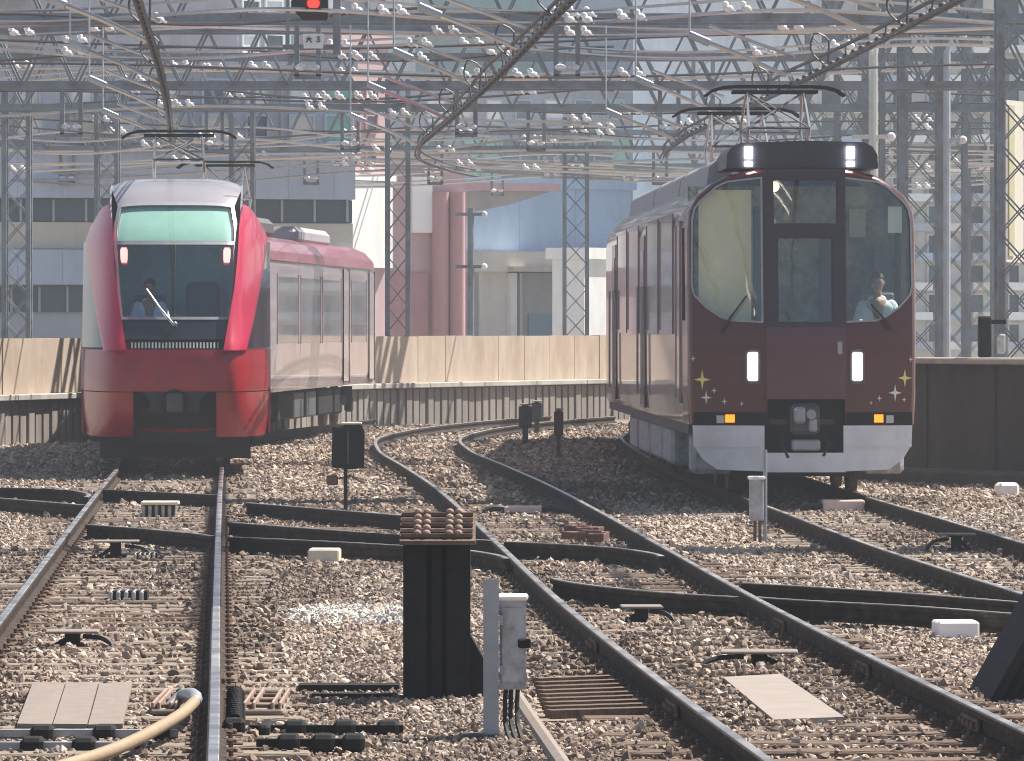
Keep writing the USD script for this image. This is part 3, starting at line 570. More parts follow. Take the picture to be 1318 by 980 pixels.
tl.part('coupler_recess', box(-.62, .62, .55, .60, .35, 1.1), 'rubber'); tl.part('coupler_shroud', mesh_of(ext_y(so([(-.5, 1.12), (-.36, .98), (-.36, .8), (.36, .8), (.36, .98), (.5, 1.12)], 0), .02, .4)), 'rubber')
cp = tl.part('coupler', [cyl((0, -.02, .94), (0, .5, .94), .20, 16)], 'black_steel'); tl.part('coupler_face', [cbox((0, -.05, .94), (.24, .08, .28), 0, .03), cyl((.05, -.11, .98), (.05, -.05, .98), .05, 10)], 'dark_grey', cp)
tl.part('lower_valance', patch([.44, .56], [-.62, -.62], [.62, .62], -.30, .05, 16, 5), 'train_red_low', smooth=40); tl.part('snow_plough', [box(-1.1, 1.1, .9, 1.0, .12, .46)], 'rubber')
# car bodies
CAR = [(1.36, .86), (1.40, 1.1), (1.40, 3.1), (1.35, 3.35), (1.2, 3.55), (.9, 3.66), (.4, 3.70), (0, 3.71)]
CARO = CAR + [(-x, z) for x, z in CAR[-2::-1]]
lowO = [(-1.40, .86), (1.40, .86), (1.40, 1.72), (-1.40, 1.72)]; upO = [p for p in CARO if p[1] > 1.8]; upO = [(1.40, 1.72)] + upO + [(-1.40, 1.72)]
tl.part('car_body', [mesh_of(ext_y(lowO, 2.0, 18)), mesh_of(ext_y(upO, 3.6, 18))], 'train_silver', smooth=35)
tl.part('cab_floor', box(-.8, .8, .6, 3.4, 1.1, 1.16), 'cab_dark'); tl.part('cab_wall', box(-.86, .86, 2.55, 2.6, 1.2, 3.7), 'cab_teal'); tl.part('cab_desk', [box(-.74, .74, .66, 1.0, 1.2, 2.02)], 'cab_dark')
tl.part('cab_seats', [cbox((.4, 1.9, 2.3), (.5, .15, .8), 0, .05)], 'cab_dark')
# second car, seen behind the nose
A2, B2 = np.array([-5.72, 97.0]), np.array([-4.30, 115.0]); ang = -math.degrees(math.atan2(B2[0] - A2[0], B2[1] - A2[1])); L2 = float(np.linalg.norm(B2 - A2))
t2 = T('red_train_car', 'red and silver passenger car with roof units behind the red train', 'train car', (A2[0], A2[1], 0), ang)
t2.part('car_body', mesh_of(ext_y(CARO, 0, L2)), 'train_silver', smooth=35)
t2.part('red_cantrail', [mesh_of(ext_y(so([(s * 1.37, 3.28), (s * 1.41, 3.24), (s * 1.37, 3.40), (s * 1.20, 3.585), (s * .95, 3.69), (s * .94, 3.64), (s * 1.18, 3.53), (s * 1.33, 3.36)], .004), .1, L2 - .1)) for s in (-1, 1)], 'train_rose')
for y0, y1 in ((1.2, 4.4), (4.8, 8.0), (8.4, 11.6), (13.6, 16.4)):
    for s in (-1, 1):
        a, b = sorted((s * 1.397, s * 1.408)); w = t2.part('side_window', box(a, b, y0, y1, 1.75, 2.95), 'pane_train'); a, b = sorted((s * 1.397, s * 1.414)); t2.part('window_frame', [box(a, b, y0 - .05, y0, 1.72, 3), box(a, b, y1, y1 + .05, 1.72, 3)], 'train_silver', w)
for s in (-1, 1):
    for y in (12.0, 16.9):
        a, b = sorted((s * 1.396, s * 1.411)); q = t2.part('side_door', box(a, b, y, y + 1.0, .95, 3.15), 'train_silver'); a, b = sorted((s * 1.400, s * 1.420)); t2.part('door_gap', [box(a, b, y - .05, y, .9, 3.2), box(a, b, y + 1.0, y + 1.05, .9, 3.2)], 'rubber', q)
    for y0, y1 in ((5.0, 6.6), (6.9, 8.6), (9, 11.5), (11.8, 12.8)): t2.part('underfloor_box', cbox((s * 1.0, (y0 + y1) / 2, .56), (.5, y1 - y0, .5), 0, .03), 'dark_grey' if y0 < 9 else 'black_steel')
t2.part('air_conditioner', cbox((0, 3.0, 3.86), (1.9, 2.8, .36), 0, .10), 'dark_grey'); t2.part('air_conditioner', cbox((0, 10.5, 3.80), (2.0, 5.6, .34), 0, .10), 'roof_grey')
for y in (2.6, 15.2): bogie(t2, y)
bogie(tl, 3.4); bogie(tl, 15.4)
pantograph(tl, 7.0, 4.18, 5.12); pantograph(t2, 4.6, 3.75, 5.12)
driver((X(193, 80.1), 80.05, 1.88), 3.0, 'train driver in pale shirt seated behind the tall windscreen of the red train', .2)

# ------------------------------------------------------------------ things beside and between the rails
def gp_(px, py, z=-.19): x, d = G(px, py, z); return x, d
x, d = gp_(562, 905); s_ = F / d                     # black steel post with a ribbed, sloping lid
t = T('steel_stub_post', 'squat black steel post with rusty ribbed sloping lid standing between the tracks', 'post', (x, d, -.21))
w = 41 / s_; h = .96
t.part('web', box(-w, w, .06, .30, 0, h), 'black_steel'); t.part('flange', box(-w - .01, -w + .13, 0, .34, 0, h - .003), 'black_steel'); t.part('flange', box(w - .13, w + .01, 0, .34, 0, h - .003), 'black_steel')
t.part('centre_rib', box(-.03, .03, .02, .07, 0, h - .006), 'black_steel')
t.part('gusset', prism_y([(w + .01, 0), (w + .10, 0), (w + .10, .26), (w + .01, .42)], .05, .3), 'black_steel')
ld = t.part('lid', prism_x([(-.04, h), (-.04, h + .025), (.42, h + .175), (.46, h + .175), (.46, h)], -w - .03, w + .04), 'rust')
zl = lambda y: h + .025 + (y + .04) * .326
for k in range(5): y = .02 + k * .088; t.part('lid_slat', cbox((0, y, zl(y) + .010), (2 * w + .05, .045, .022)), 'rust_pale' if k % 2 else 'rust', ld)
for xx in (-.115, -.06, .075, .13):
    for k in range(5): y = .02 + k * .088; t.part('bolt', ball((xx, y, zl(y) + .026), .024, 1, (1, 1.2, .8)), 'rust_pale', ld)
x0, d0 = gp_(385, 893); single('cable_trough', [box(x0, x - w - .05, d0 - .12, d0 + .10, -.22, -.13), box(x0 + .1, x - w - .05, d0 - .6, d0 - .5, -.22, -.15)], 'black_steel', 'low black trough lying on the ballast to the left of the squat steel post', 'cable trough')

x, d = gp_(632, 955); s_ = F / d                      # junction box on a post
t = T('junction_box', 'pale grey junction box with lid on a steel angle post and concrete footing', 'junction box', (x, d, -.21))
t.part('post', [box(-.042, .042, -.01, .0, 0, .895), box(-.042, -.03, 0, .07, 0, .89)], 'grey_steel'); t.part('footing', cbox((-.035, .05, .0), (.27, .26, .12), 0, .02), 'concrete_dark')
bx = t.part('box', mesh_of(ext_y(so([(.045, .30), (.19, .30), (.19, .78), (.045, .78)], .0), .02, .20)), 'box_grey')
t.part('lid', [cbox((.118, .11, .795), (.165, .22, .03), 0, .01)], 'pad_white', bx); t.part('door', [box(.06, .178, .008, .02, .34, .74)], 'box_grey', bx); t.part('latch', [cbox((.18, .0, .55), (.07, .03, .05), 0, .008), cyl((.2, -.03, .565), (.2, .02, .565), .012, 6)], 'black_steel', bx)
t.part('hinge', [cyl((.055, .0, z), (.055, .0, z + .05), .01, 6) for z in (.38, .65)], 'grey_steel', bx); t.part('bracket', [box(-.03, .05, .03, .06, z, z + .03) for z in (.36, .7)], 'grey_steel')
for k, (a, b, c) in enumerate(((.08, -.5, .28), (.11, -.75, .36), (.145, -.9, .30))): t.part('cable', tube(spline([(a, .1, .31), (a - .005, .06, .15), (a + .03, -.1, .03), (a + .1, b * .6, .01), (a + c, b, .015)], 24), .014), 'rubber')
x0, d0 = gp_(690, 925); single('cable_duct', tube([G(660, 890, -.15) + (-.165,), G(690, 935, -.16) + (-.175,), G(735, 1000, -.16) + (-.175,)], .05, 8), 'plate_tan', 'tan cable duct running from the grey junction box along the middle track', 'cable duct')

x, d = gp_(446, 660); t = T('dwarf_signal', 'black dwarf signal head seen from behind on a thin post beside the red train', 'signal', (x, d, -.2))
t.part('post', cyl((-.01, 0, 0), (-.01, 0, .62), .022, 8), 'black_steel'); t.part('head', mesh_of(ext_y(so([(-.17, .56), (.02, .54), (.20, .55), (.205, .98), (.16, 1.08), (-.02, 1.06), (-.06, 1.02), (-.16, 1.03)], .01), 0, .18)), 'black_steel')
t.part('hood', [cbox((.06, .1, 1.08), (.24, .3, .02), 0, .004)], 'pad_cream'); t.part('hinge_rib', [box(.01, .03, -.02, .0, .6, 1.0)], 'dark_grey')
t.part('base_lever', [cbox((-.17, -.05, .4), (.14, .08, .12), 0, .02), tube([(-.1, 0, .42), (.05, 0, .45), (.22, .0, .36)], .014)], 'rust')
for lab, px, py0, py1, wd, m_ in (('grey trackside post with capped box, left of a pair near the beige wall', 676, 520, 574, 17, 'dark_grey'), ('short grey trackside post with capped box, right of a pair near the beige wall', 691, 516, 560, 14, 'dark_grey'), ('slim dark brown trackside post standing alone beyond the middle track', 719, 526, 590, 12, 'rust')):
    x, d = gp_(px, py1); k = d / F; t = T('trackside_post', lab, 'post', (x, d, -.21)); hh = (py1 - py0) * k; wd *= k
    t.part('post', box(-wd * .22, wd * .22, -.02, .06, 0, hh), m_); t.part('case', cbox((0, 0, hh * .72), (wd, .16, hh * .5), 0, .02), m_); t.part('cap', cbox((0.01, 0, hh + .01), (wd * .9, .18, .03), 0, .008), 'concrete')
x, d = gp_(978, 700); k = d / F; t = T('trackside_marker', 'pale grey marker box with white cap on thin legs before the maroon train', 'marker', (x, d, -.2))
t.part('case', cbox((-.035, 0, 58 * k), (.15, .12, 54 * k), 0, .015), 'box_grey'); t.part('cap', cbox((-.035, 0, 86 * k), (.18, .15, .035), 0, .01), 'pad_white')
for q in (-.05, .0): t.part('leg', box(q - .016, q + .016, -.02, .02, 0, 33 * k), 'rust')
t.part('rod', cyl((.055, 0, 0), (.055, 0, 122 * k), .02, 8), 'grey_steel')
for lab, px, py, wd, hg, m_ in (('cream concrete block beside the crossover rail left of the steel post', 417, 727, 40, 20, 'pad_cream'), ('pink-white marker pad lying inside the middle track', 674, 664, 48, 12, 'pad_pink'), ('pale pad lying between the rails below the maroon train', 1086, 661, 54, 17, 'pad_pink'), ('white block on the ballast near the right edge', 1232, 824, 54, 24, 'pad_white')):
    x, d = gp_(px, py); k = d / F; t = T('trackside_block', lab, 'block', (x, d, -.2)); t.part('block', cbox((0, .15, hg * k * .5), (wd * k, .34, hg * k + .02), rnd.uniform(-4, 4), .015), m_)
    if m_ == 'pad_pink':
        for s in (-1, 1): t.part('hose', tube(spline([(s * wd * k * .5, .1, .08), (s * (wd * k * .5 + .12), .05, .10), (s * (wd * k * .5 + .3), .02, .03), (s * (wd * k * .5 + .42), .12, .0)], 14), .04, 7), 'rubber')
    else: t.part('skid', box(-wd * k * .4, wd * k * .7, .02, .3, -.06, .0), 'rubber')
for lab, px, py, wd, hg in (('ribbed grey box with pale lid between left rails, farthest of three', 203, 668, 42, 20), ('ribbed grey block between left rails, middle and smallest of three', 187, 724, 30, 14), ('ribbed grey block between left rails, nearest of three', 164, 777, 50, 19)):
    x, d = gp_(px, py); k = d / F; t = T('ribbed_block', lab, 'block', (x, d, -.2)); W, h = wd * k, hg * k
    t.part('core', box(-W / 2, W / 2, .03, .25, 0, h * .9), 'black_steel'); n = 5
    for q in range(n): a = -W / 2 + W * q / n; t.part('rib', cbox((a + W / n * .3, .13, h * .46), (W / n * .55, .26, h * .92), 0, .01), 'box_grey')
    if hg == 20: t.part('lid', cbox((.02, .14, h + .01), (W * 1.15, .36, .04), 0, .01), 'pad_cream')
for lab, px, py, wd, fl in (('low T-shaped detector with pale top plate between left rails', 92, 838, 68, 1), ('low dark detector bracket between left rails behind the nearest ribbed block', 148, 722, 60, 1), ('low detector bracket with long thin plate between the middle rails', 978, 864, 100, -1), ('small detector bracket beside the middle track near the frog', 826, 806, 54, 1), ('small detector bracket between the rails right of the maroon train', 1232, 713, 50, -1)):
    x, d = gp_(px, py); k = d / F; t = T('track_detector', lab, 'detector', (x, d, -.2)); W = wd * k; h = 26 * k
    t.part('top_plate', cbox((0, .1, h), (W, .30, .018), fl * 2, .006), 'plate_tan'); t.part('stem', [box(-.05, .05, .05, .15, 0, h), cbox((0, .1, h * .25), (W * .45, .2, .03), 0, .01)], 'black_steel')
    t.part('cable', tube(spline([(fl * W * .2, .1, h * .75), (fl * W * .5, .08, h * .7), (fl * W * .75, .03, h * .35), (fl * W * .8, .0, .0)], 16), .018), 'rubber'); t.part('brace', bar((0, .1, h * .8), (-fl * W * .45, .0, .01), .03), 'black_steel')
def slab(name, label, corners, m_, n, th=.035, z=-.135, cat='plate', cols=1):
    c = [np.array(G(px, py, z)) for px, py in corners]  # near-left, near-right, far-right, far-left
    o = (c[0] + c[1]) / 2; t = T(name, label, cat, (o[0], o[1], z))
    for i in range(n):
        a, b = i / n + .006 * (i > 0), (i + 1) / n - .006 * (i < n - 1); q = [c[0] + (c[1] - c[0]) * a, c[0] + (c[1] - c[0]) * b, c[3] + (c[2] - c[3]) * b, c[3] + (c[2] - c[3]) * a]
        pts = np.array([(*(p - o), zz) for p in q for zz in (-th, rnd.uniform(-.003, .003))]); t.part('panel', trimesh.convex.convex_hull(pts), m_)
    return t, c, o
slab('walkway_plate', 'tan plate of three joined panels lying between the left rails', ((22, 932), (158, 932), (170, 879), (42, 879)), 'plate_tan', 3)
slab('walkway_plate', 'pale slanting rubber plate lying between the middle rails', ((996, 926), (1087, 923), (1005, 868), (930, 871)), 'plate_pale', 1)
for lab, px, w_ in (('ribbed pale rail chair plate just left of the left track\'s right rail', 211, 34), ('ribbed pale rail chair plate just right of the left track\'s right rail', 337, 54)):
    x, d = gp_(px, 925); k = d / F; t = T('chair_plate', lab, 'plate', (x, d, -.15)); W = w_ * k
    t.part('plate', cbox((0, .6, 0), (W, 1.3, .03), 0, .01), 'plate_tan')
    for q in (-.42, -.2, .25, .43): t.part('rib', cbox((q * W, .6, .03), (.018, 1.25, .05), 0, .006), 'rust_pale')
    for q in (.1, .55, 1.0): t.part('cross_rib', cbox((0, q, .022), (W, .04, .03), 0, .006), 'rust')
p = [G(px, py, -.1) + (z,) for px, py, z in ((70, 984, -.12), (150, 966, -.09), (205, 949, -.05), (236, 934, -.03), (250, 920, -.03), (248, 906, -.05), (232, 900, -.09), (214, 902, -.17))]
t = T('drain_hose', 'thick tan hose curving up from the ballast at the lower left corner', 'hose'); t.part('hose', tube(spline(p, 60), .034, 10), 'hose_tan', smooth=True); t.part('end_fitting', tube(spline(p[4:], 24), .038, 10), 'grey_steel', smooth=True)
x, d = gp_(303, 948); n = 180; an = np.linspace(0, 2 * np.pi * 14, n)
t = T('coil_spring', 'dark coil spring device lying along the right rail of the left track', 'spring', (x, d, -.12)); yy = np.linspace(0, 2.4, n)
t.part('coil', tube(np.stack([.036 * np.cos(an) * 1.2 - yy * .05, yy, .045 * np.sin(an)], 1), .014, 5), 'black_steel'); t.part('rod', cyl((0, -.2, 0), (-.15, 3.2, 0), .016, 6), 'rust'); t.part('end_block', [cbox((0, -.15, -.02), (.12, .14, .12), 0, .02), cbox((.17, -.1, -.03), (.06, .5, .09), 0, .015)], 'black_steel')
for i, (lab, py, a, b) in enumerate((('first black switch rod across the left track below the tan plate', 944, -20, 232), ('second black switch rod across the left track below the tan plate', 960, -20, 190), ('black point rod reaching right from the left track towards the junction box', 938, 320, 520), ('lower black point rod reaching right from the left track', 956, 330, 470))):
    (xa, da), (xb, db) = G(a, py, -.14), G(b, py - 3, -.14); t = T('switch_rod', lab, 'rod', (xa, da, -.14)); L = xb - xa
    t.part('rod', box(0, L, -.03, .03, -.02, .02), 'grey_steel' if i < 2 else 'black_steel')
    for q in (.3, .62, .9): t.part('clamp', cbox((L * q, 0, 0), (.12, .2, .09), 0, .02), 'black_steel')
for lab, path, o, dists in (('bolted joint bars on the left rail of the middle track', pathM, -.753, (30.4, 36.5)), ('bolted joint bars on the right rail of the middle track', pathM, .753, (29.3, 34.0, 39.0)), ('bolted joint bars on the right rail of the left track', pathL, .753, (33.0,))):
    pp = offset(path, o); t = T('rail_joint', lab, 'rail joint', (0, 0, 0))
    for dd_ in dists:
        c = np.array([np.interp(dd_, pp[:, 1], pp[:, k]) for k in (0, 1)]); e = np.array([np.interp(dd_ + 1, pp[:, 1], pp[:, 0]) - c[0], 1.]); e /= np.linalg.norm(e); nn = np.array([e[1], -e[0]]); rz = -math.degrees(math.atan2(e[0], e[1]))
        for sd in (-1, 1):
            w = c + nn * sd * .026; b_ = t.part('joint_bar', cbox((w[0], w[1], -.085), (.022, .62, .075), rz, .006), 'rust')
            for k in (-.22, -.08, .08, .22): q = w + e * k + nn * sd * .02; t.part('bolt', cbox((q[0], q[1], -.085), (.035, .04, .04), rz, .008), 'rust', b_)
# ribbed black end ramp at the right edge, ribbed timber mat in the middle track
x, d = gp_(1262, 900); t = T('ribbed_ramp', 'black ribbed sloping ramp end at the right edge beside the middle track', 'ramp', (x, d, -.2))
for k in range(7):
    a, b = k * .085, k * .085 + .07
    t.part('slat', prism_y([(a, -.02), (b, -.02), (b + .36, .62), (a + .36, .62)], -.35 + k * .05, 1.0 + k * .05), 'black_steel')
t.part('base', box(-.1, 1.3, -.45, 1.3, -.06, .01), 'dark_grey')
t = T('timber_mat', 'dark ribbed timber mat inside the middle track next to the junction box', 'mat', (0, 0, 0))
for k in range(9):
    (xa, da), (xb, db) = G(690 + k * 2, 878 + k * 5.2, -.15), G(800 + k * 5, 874 + k * 5.2, -.15); t.part('slat', bar((xa, da, -.15), (xb, db, -.15), .10, .05), 'sleeper_brown' if k % 3 else 'rust')
t = T('brick_pile', 'small heap of broken red-brown bricks in the middle track', 'bricks', (0, 0, 0))
for px, py in ((742, 688), (752, 692), (764, 690), (758, 697), (772, 696), (738, 698), (768, 703)):
    x, d = G(px, py, -.16); t.part('brick', cbox((x, d, -.125 + rnd.uniform(0, .05)), (.17, .24, .085), rnd.uniform(-40, 40), .006), 'brick_red')

# ------------------------------------------------------------------ walls
class Face:                                          # a vertical face between two photo columns at two distances; local x runs along it, y into it
    def __init__(s, px0, d0, px1, d1):
        s.a = np.array([X(px0, d0), d0]); b = np.array([X(px1, d1), d1]); s.L = float(np.linalg.norm(b - s.a)); s.e = (b - s.a) / s.L; s.rz = math.degrees(math.atan2(s.e[1], s.e[0]))
    def u(s, px): k = (px - CX) / F; return (k * s.a[1] - s.a[0]) / (s.e[0] - k * s.e[1])
    def z(s, px, py): return Z(py, s.a[1] + s.u(px) * s.e[1])
    def thing(s, name, label, cat, **k): return T(name, label, cat, (s.a[0], s.a[1], 0), s.rz, **k)
    def r(s, x0, y0, x1, y1, pr, back=.0): um = (x0 + x1) / 2; return box(s.u(x0), s.u(x1), -pr, back, s.z(um, y1), s.z(um, y0))
def parapet(fc, name, label, zt=1.83, zl=.78, bays=1.45):
    t = fc.thing(name, label, 'wall'); n = max(1, round(fc.L / bays)); w = fc.L / n
    t.part('base_wall', box(0, fc.L, .22, .6, -.6, zl - .10), 'rib_grey')
    for k in range(n):
        t.part('panel', box(k * w + .012, (k + 1) * w - .012, .26 + rnd.uniform(-.012, .012), .5, zl + .005, zt + rnd.uniform(-.012, .012)), 'wall_beige')
    m = round(fc.L / .36); q = fc.L / m
    for k in range(m): t.part('rib', box(k * q + .03, (k + 1) * q - .07, .06 + rnd.uniform(-.02, .02), .22, -.4, zl - .13), 'rib_grey')
    m = max(1, round(fc.L / 2.9)); q = fc.L / m
    for k in range(m): t.part('ledge', cbox(((k + .5) * q, .25, zl - .055), (q - .015, .62, .115), 0, .015), 'concrete')
    return t
parapet(Face(-60, 98, 478, 119.4), 'parapet_wall', 'sunlit beige panel wall on a ribbed base behind and left of the red train')
parapet(Face(478.5, 119.5, 815, 132), 'parapet_wall', 'beige panel wall on a ribbed base between the two trains')
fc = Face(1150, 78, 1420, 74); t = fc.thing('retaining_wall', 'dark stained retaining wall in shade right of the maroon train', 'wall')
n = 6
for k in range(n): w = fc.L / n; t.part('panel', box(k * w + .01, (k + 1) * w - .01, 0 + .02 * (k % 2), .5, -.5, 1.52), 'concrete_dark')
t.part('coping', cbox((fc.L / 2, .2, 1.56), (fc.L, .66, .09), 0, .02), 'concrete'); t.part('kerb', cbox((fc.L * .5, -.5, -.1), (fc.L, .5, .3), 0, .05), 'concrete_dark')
x = X(1268, 76.6); t = T('relay_cabinet', 'narrow black cabinet standing on the dark retaining wall', 'cabinet', (x, 76.6, 1.6)); t.part('cabinet', cbox((0, .1, .30), (.17, .3, .58), 0, .02), 'black_steel'); t.part('bracket', box(.08, .30, .05, .12, .48, .54), 'black_steel'); t.part('side_case', cbox((.22, .12, .2), (.14, .2, .28), 0, .02), 'box_grey')
x, d = gp_(1296, 640); t = T('white_stone_marker', 'white marker stone at the foot of the dark retaining wall', 'marker', (x, d, -.2)); t.part('stone', cbox((0, 0, .1), (.28, .3, .2), 8, .04), 'pad_white')

# ------------------------------------------------------------------ buildings
def building(label, px0, d0, px1, d1, ptop, m_, deep=14., name='building', items=(), group=None):
    fc = Face(px0, d0, px1, d1); t = fc.thing(name, label, 'building'); zt = fc.z((px0 + px1) / 2, ptop)
    t.part('wall', box(0, fc.L, 0, deep, -.5, zt), m_); t.part('roof', box(-.15, fc.L + .15, -.15, deep + .15, zt, zt + .35), m_)
    for it in items:
        nm, x0, y0, x1, y1, mm = it[:6]; pr = it[6] if len(it) > 6 else .12
        if nm == 'window':
            um = (x0 + x1) / 2; a, b, zl, zh = fc.u(x0), fc.u(x1), fc.z(um, y1), fc.z(um, y0); f = min(.09, (b - a) * .1)
            q = t.part('window', [box(a - f, a, -.08, .02, zl - f, zh + f), box(b, b + f, -.08, .02, zl - f, zh + f), box(a, b, -.08, .02, zh, zh + f), box(a, b, -.11, .02, zl - f, zl)], it[7] if len(it) > 7 else 'b_white')
            t.part('pane', box(a, b, -.02, .02, zl, zh), mm, q)
            if b - a > 1.2: t.part('mullion', [box(a + (b - a) * k / 3 - .03, a + (b - a) * k / 3 + .03, -.06, .02, zl, zh) for k in (1, 2)], it[7] if len(it) > 7 else 'b_white', q)
        else: t.part(nm, fc.r(x0, y0, x1, y1, pr, .05), mm)
    return t, fc
def wgrid(xs_, ys_, w, h, m_='pane_dark', fr='b_white', skip=.0):
    mix_ = [m_, m_, 'pane_dark', 'b_white', 'b_cream', 'pane_green', 'b_white']
    return [('window', x, y, x + w * rnd.uniform(.8, 1.15), y + h * rnd.uniform(.85, 1.1), rnd.choice(mix_), .1, fr) for x in xs_ for y in ys_ if rnd.random() >= skip]
R_ = lambda a, b, s: list(np.arange(a, b, s))
building('long pale grey-blue building with dark strip windows behind the red train', -70, 150, 452, 153, 92, 'b_grey', 10, items=
    [('fascia', -70, 197, 452, 256, 'b_paleblue', .5), ('strip_window', -70, 257, 452, 286, 'pane_dark', .1), ('spandrel', -70, 287, 452, 321, 'b_beige', .2), ('fascia', -70, 322, 452, 367, 'b_paleblue', .5), ('strip_window', -70, 369, 452, 402, 'pane_dark', .1)]
    + [('mullion', x, 257, x + 3, 286, 'b_bluegrey', .16) for x in R_(-60, 450, 42)] + [('mullion', x, 369, x + 3, 402, 'b_bluegrey', .16) for x in R_(-60, 450, 36)] + [('joint', x, a_, x + .8, b_, 'b_bluegrey', .505) for x in R_(-40, 450, 58) for a_, b_ in ((197, 256), (322, 367))] + [('downpipe', x, 100, x + 2.2, 197, 'b_bluegrey', .15) for x in (135, 247, 360)] + wgrid((22, 92, 150, 206, 262, 318, 374, 420), (104, 150), 30, 30, fr='b_paleblue'))
building('brownish apartment block with pale windows rising at the upper left', -120, 205, 300, 214, -60, 'b_brown', 14, items=wgrid(R_(-100, 285, 42), (-40, 4, 48, 90), 24, 24, 'pane_teal', skip=.15) + [('balcony', x, y + 30, x + 36, y + 40, 'b_lilac', .7) for x in R_(-104, 270, 84) for y in (-40, 4, 48)])
building('lilac-grey apartment block with pale windows above the red train', 305, 200, 438, 204, -60, 'b_lilac', 14, items=wgrid(R_(312, 430, 30), (-40, 2, 46, 92, 136), 18, 26, 'pane_dark', skip=.1))
building('pink tower with white panels left of the middle lattice mast', 438, 165, 500, 167.1, 60, 'b_pink', 1.5, items=[('white_panel', 443, 234, 497, 345, 'b_white', .25), ('cornice', 438, 225, 500, 233, 'b_white', .3)] + wgrid((444, 470), (110, 150, 190), 14, 22, fr='b_rose'))
t, fc = building('pink building with round columns and white corner panel', 478, 172, 600, 173.2, 215, 'b_pink', 4, items=[('white_panel', 527, 228, 553, 300, 'b_white', .25), ('base_wall', 478, 352, 550, 436, 'b_rose', .1)])
for px in (563, 584): u = fc.u(px); t.part('column', cyl((u, -.25, -.5), (u, -.25, fc.z(px, 248)), .27, 16), 'b_rose', smooth=35)
t, fc = building('sky-blue painted building with cream parapet between the trains', 596, 186, 812, 190, 243, 'b_blue', 10, items=[('cream_band', 596, 325, 812, 351, 'b_cream', 1.2), ('base_wall', 596, 352, 812, 440, 'b_taupe', .9), ('ledge', 630, 344, 770, 350, 'b_beige', 1.5), ('downpipe', 648, 352, 651, 436, 'b_beige', 1.0), ('vent', 735, 372, 750, 384, 'b_bluegrey', 1.0), ('joint', 668, 246, 669, 324, 'b_paleblue', .01), ('joint', 740, 246, 741, 324, 'b_paleblue', .01), ('shutter', 660, 405, 700, 440, 'shutter', .96), ('door', 704, 404, 727, 440, 'pane_dark', .96), ('white_pilaster', 632, 352, 640, 436, 'b_white', 1.2), ('cream_wall', 597, 330, 632, 436, 'b_cream', 1.0)])
fc = Face(592, 180, 722, 181.5); t = fc.thing('awning', 'brown sloping awning with pale pink fascia over the blue building', 'awning')
t.part('canopy', prism_y([(fc.u(593), fc.z(593, 276)), (fc.u(655), fc.z(655, 264)), (fc.u(718), fc.z(718, 244)), (fc.u(718), fc.z(718, 241)), (fc.u(593), fc.z(593, 247))], 0, 1.2), 'b_taupe'); t.part('fascia', fc.r(593, 236, 720, 246, .1, .1), 'b_pink'); 
building('small white sunlit annex beside the maroon train', 752, 168, 800, 169.7, 334, 'b_white', 1.2)
building('green glazed building above the blue building', 498, 232, 900, 240, 118, 'b_bluegrey', 12, items=[('glass_panel', x, 180, x + 21, 233, rnd.choice(['pane_green', 'pane_teal', 'pane_teal', 'b_green']), .12) for x in R_(500, 895, 24)] + [('mullion', x + 21, 178, x + 24, 235, 'b_bluegrey', .2) for x in R_(500, 895, 24)] + wgrid(R_(512, 890, 38), (130,), 22, 26, 'pane_teal', 'b_grey'))
building('tall white tower with grey base at top centre', 662, 262, 788, 266, -70, 'b_white', 12, items=[('grey_band', 662, 84, 788, 126, 'b_bluegrey', .5), ('band', 662, 58, 788, 66, 'b_beige', .3)] + wgrid((676, 706, 738, 764), (-40, 2, 34), 16, 20))
building('grey office block with ribbon windows behind the centre gantries', 440, 270, 668, 276, -60, 'b_lilac', 12, items=wgrid(R_(450, 660, 26), (-40, 0, 40, 82), 17, 22, 'pane_teal', 'b_grey', .1))
building('grey-green office block with windows left of the maroon train\'s pantographs', 786, 250, 968, 258, -60, 'b_green', 12, items=wgrid(R_(794, 960, 28), (-30, 12, 54, 96, 138), 18, 24, 'pane_teal', 'b_white', .12))
building('plain slate-blue block with a flat facade above the maroon train', 966, 236, 1060, 240, -60, 'b_bluegrey', 12, items=[('panel', 972, -50, 1012, 98, 'b_bluegrey', .15), ('panel', 1016, -50, 1056, 98, 'b_grey', .15), ('brick_band', 966, 100, 1060, 116, 'rust_pale', .4)])
bal = []
for j, y in enumerate(R_(-40, 440, 38)):
    for i, x in enumerate(R_(1050, 1400, 46)):
        bal.append(('window', x + 6, y + 2, x + 30, y + 24, rnd.choice(['pane_dark', 'pane_teal', 'pane_dark']), .1, 'b_white')); bal.append(('balcony', x, y + 24, x + 40, y + 34, rnd.choice(['b_white', 'b_white', 'b_paleblue', 'b_cream', 'b_grey']), .9))
building('apartment block with rows of white balconies behind the right lattice masts', 1046, 186, 1420, 192, -60, 'b_white', 12, items=bal)
t = Face(1290, 120, 1312, 121).thing('upright_sign', 'tall narrow yellow and white upright sign behind the right mast', 'sign'); fc = Face(1290, 120, 1312, 121)
mat('sign_yellow', (.42, .40, .24), .6, var=.05); t.part('board', fc.r(1290, 130, 1312, 338, .1), 'b_beige'); t.part('yellow_stripe', fc.r(1292, 136, 1299, 330, .13, -.1), 'sign_yellow'); t.part('pole', cyl((fc.L / 2, .1, -.3), (fc.L / 2, .1, fc.z(1300, 330)), .06), 'grey_steel')
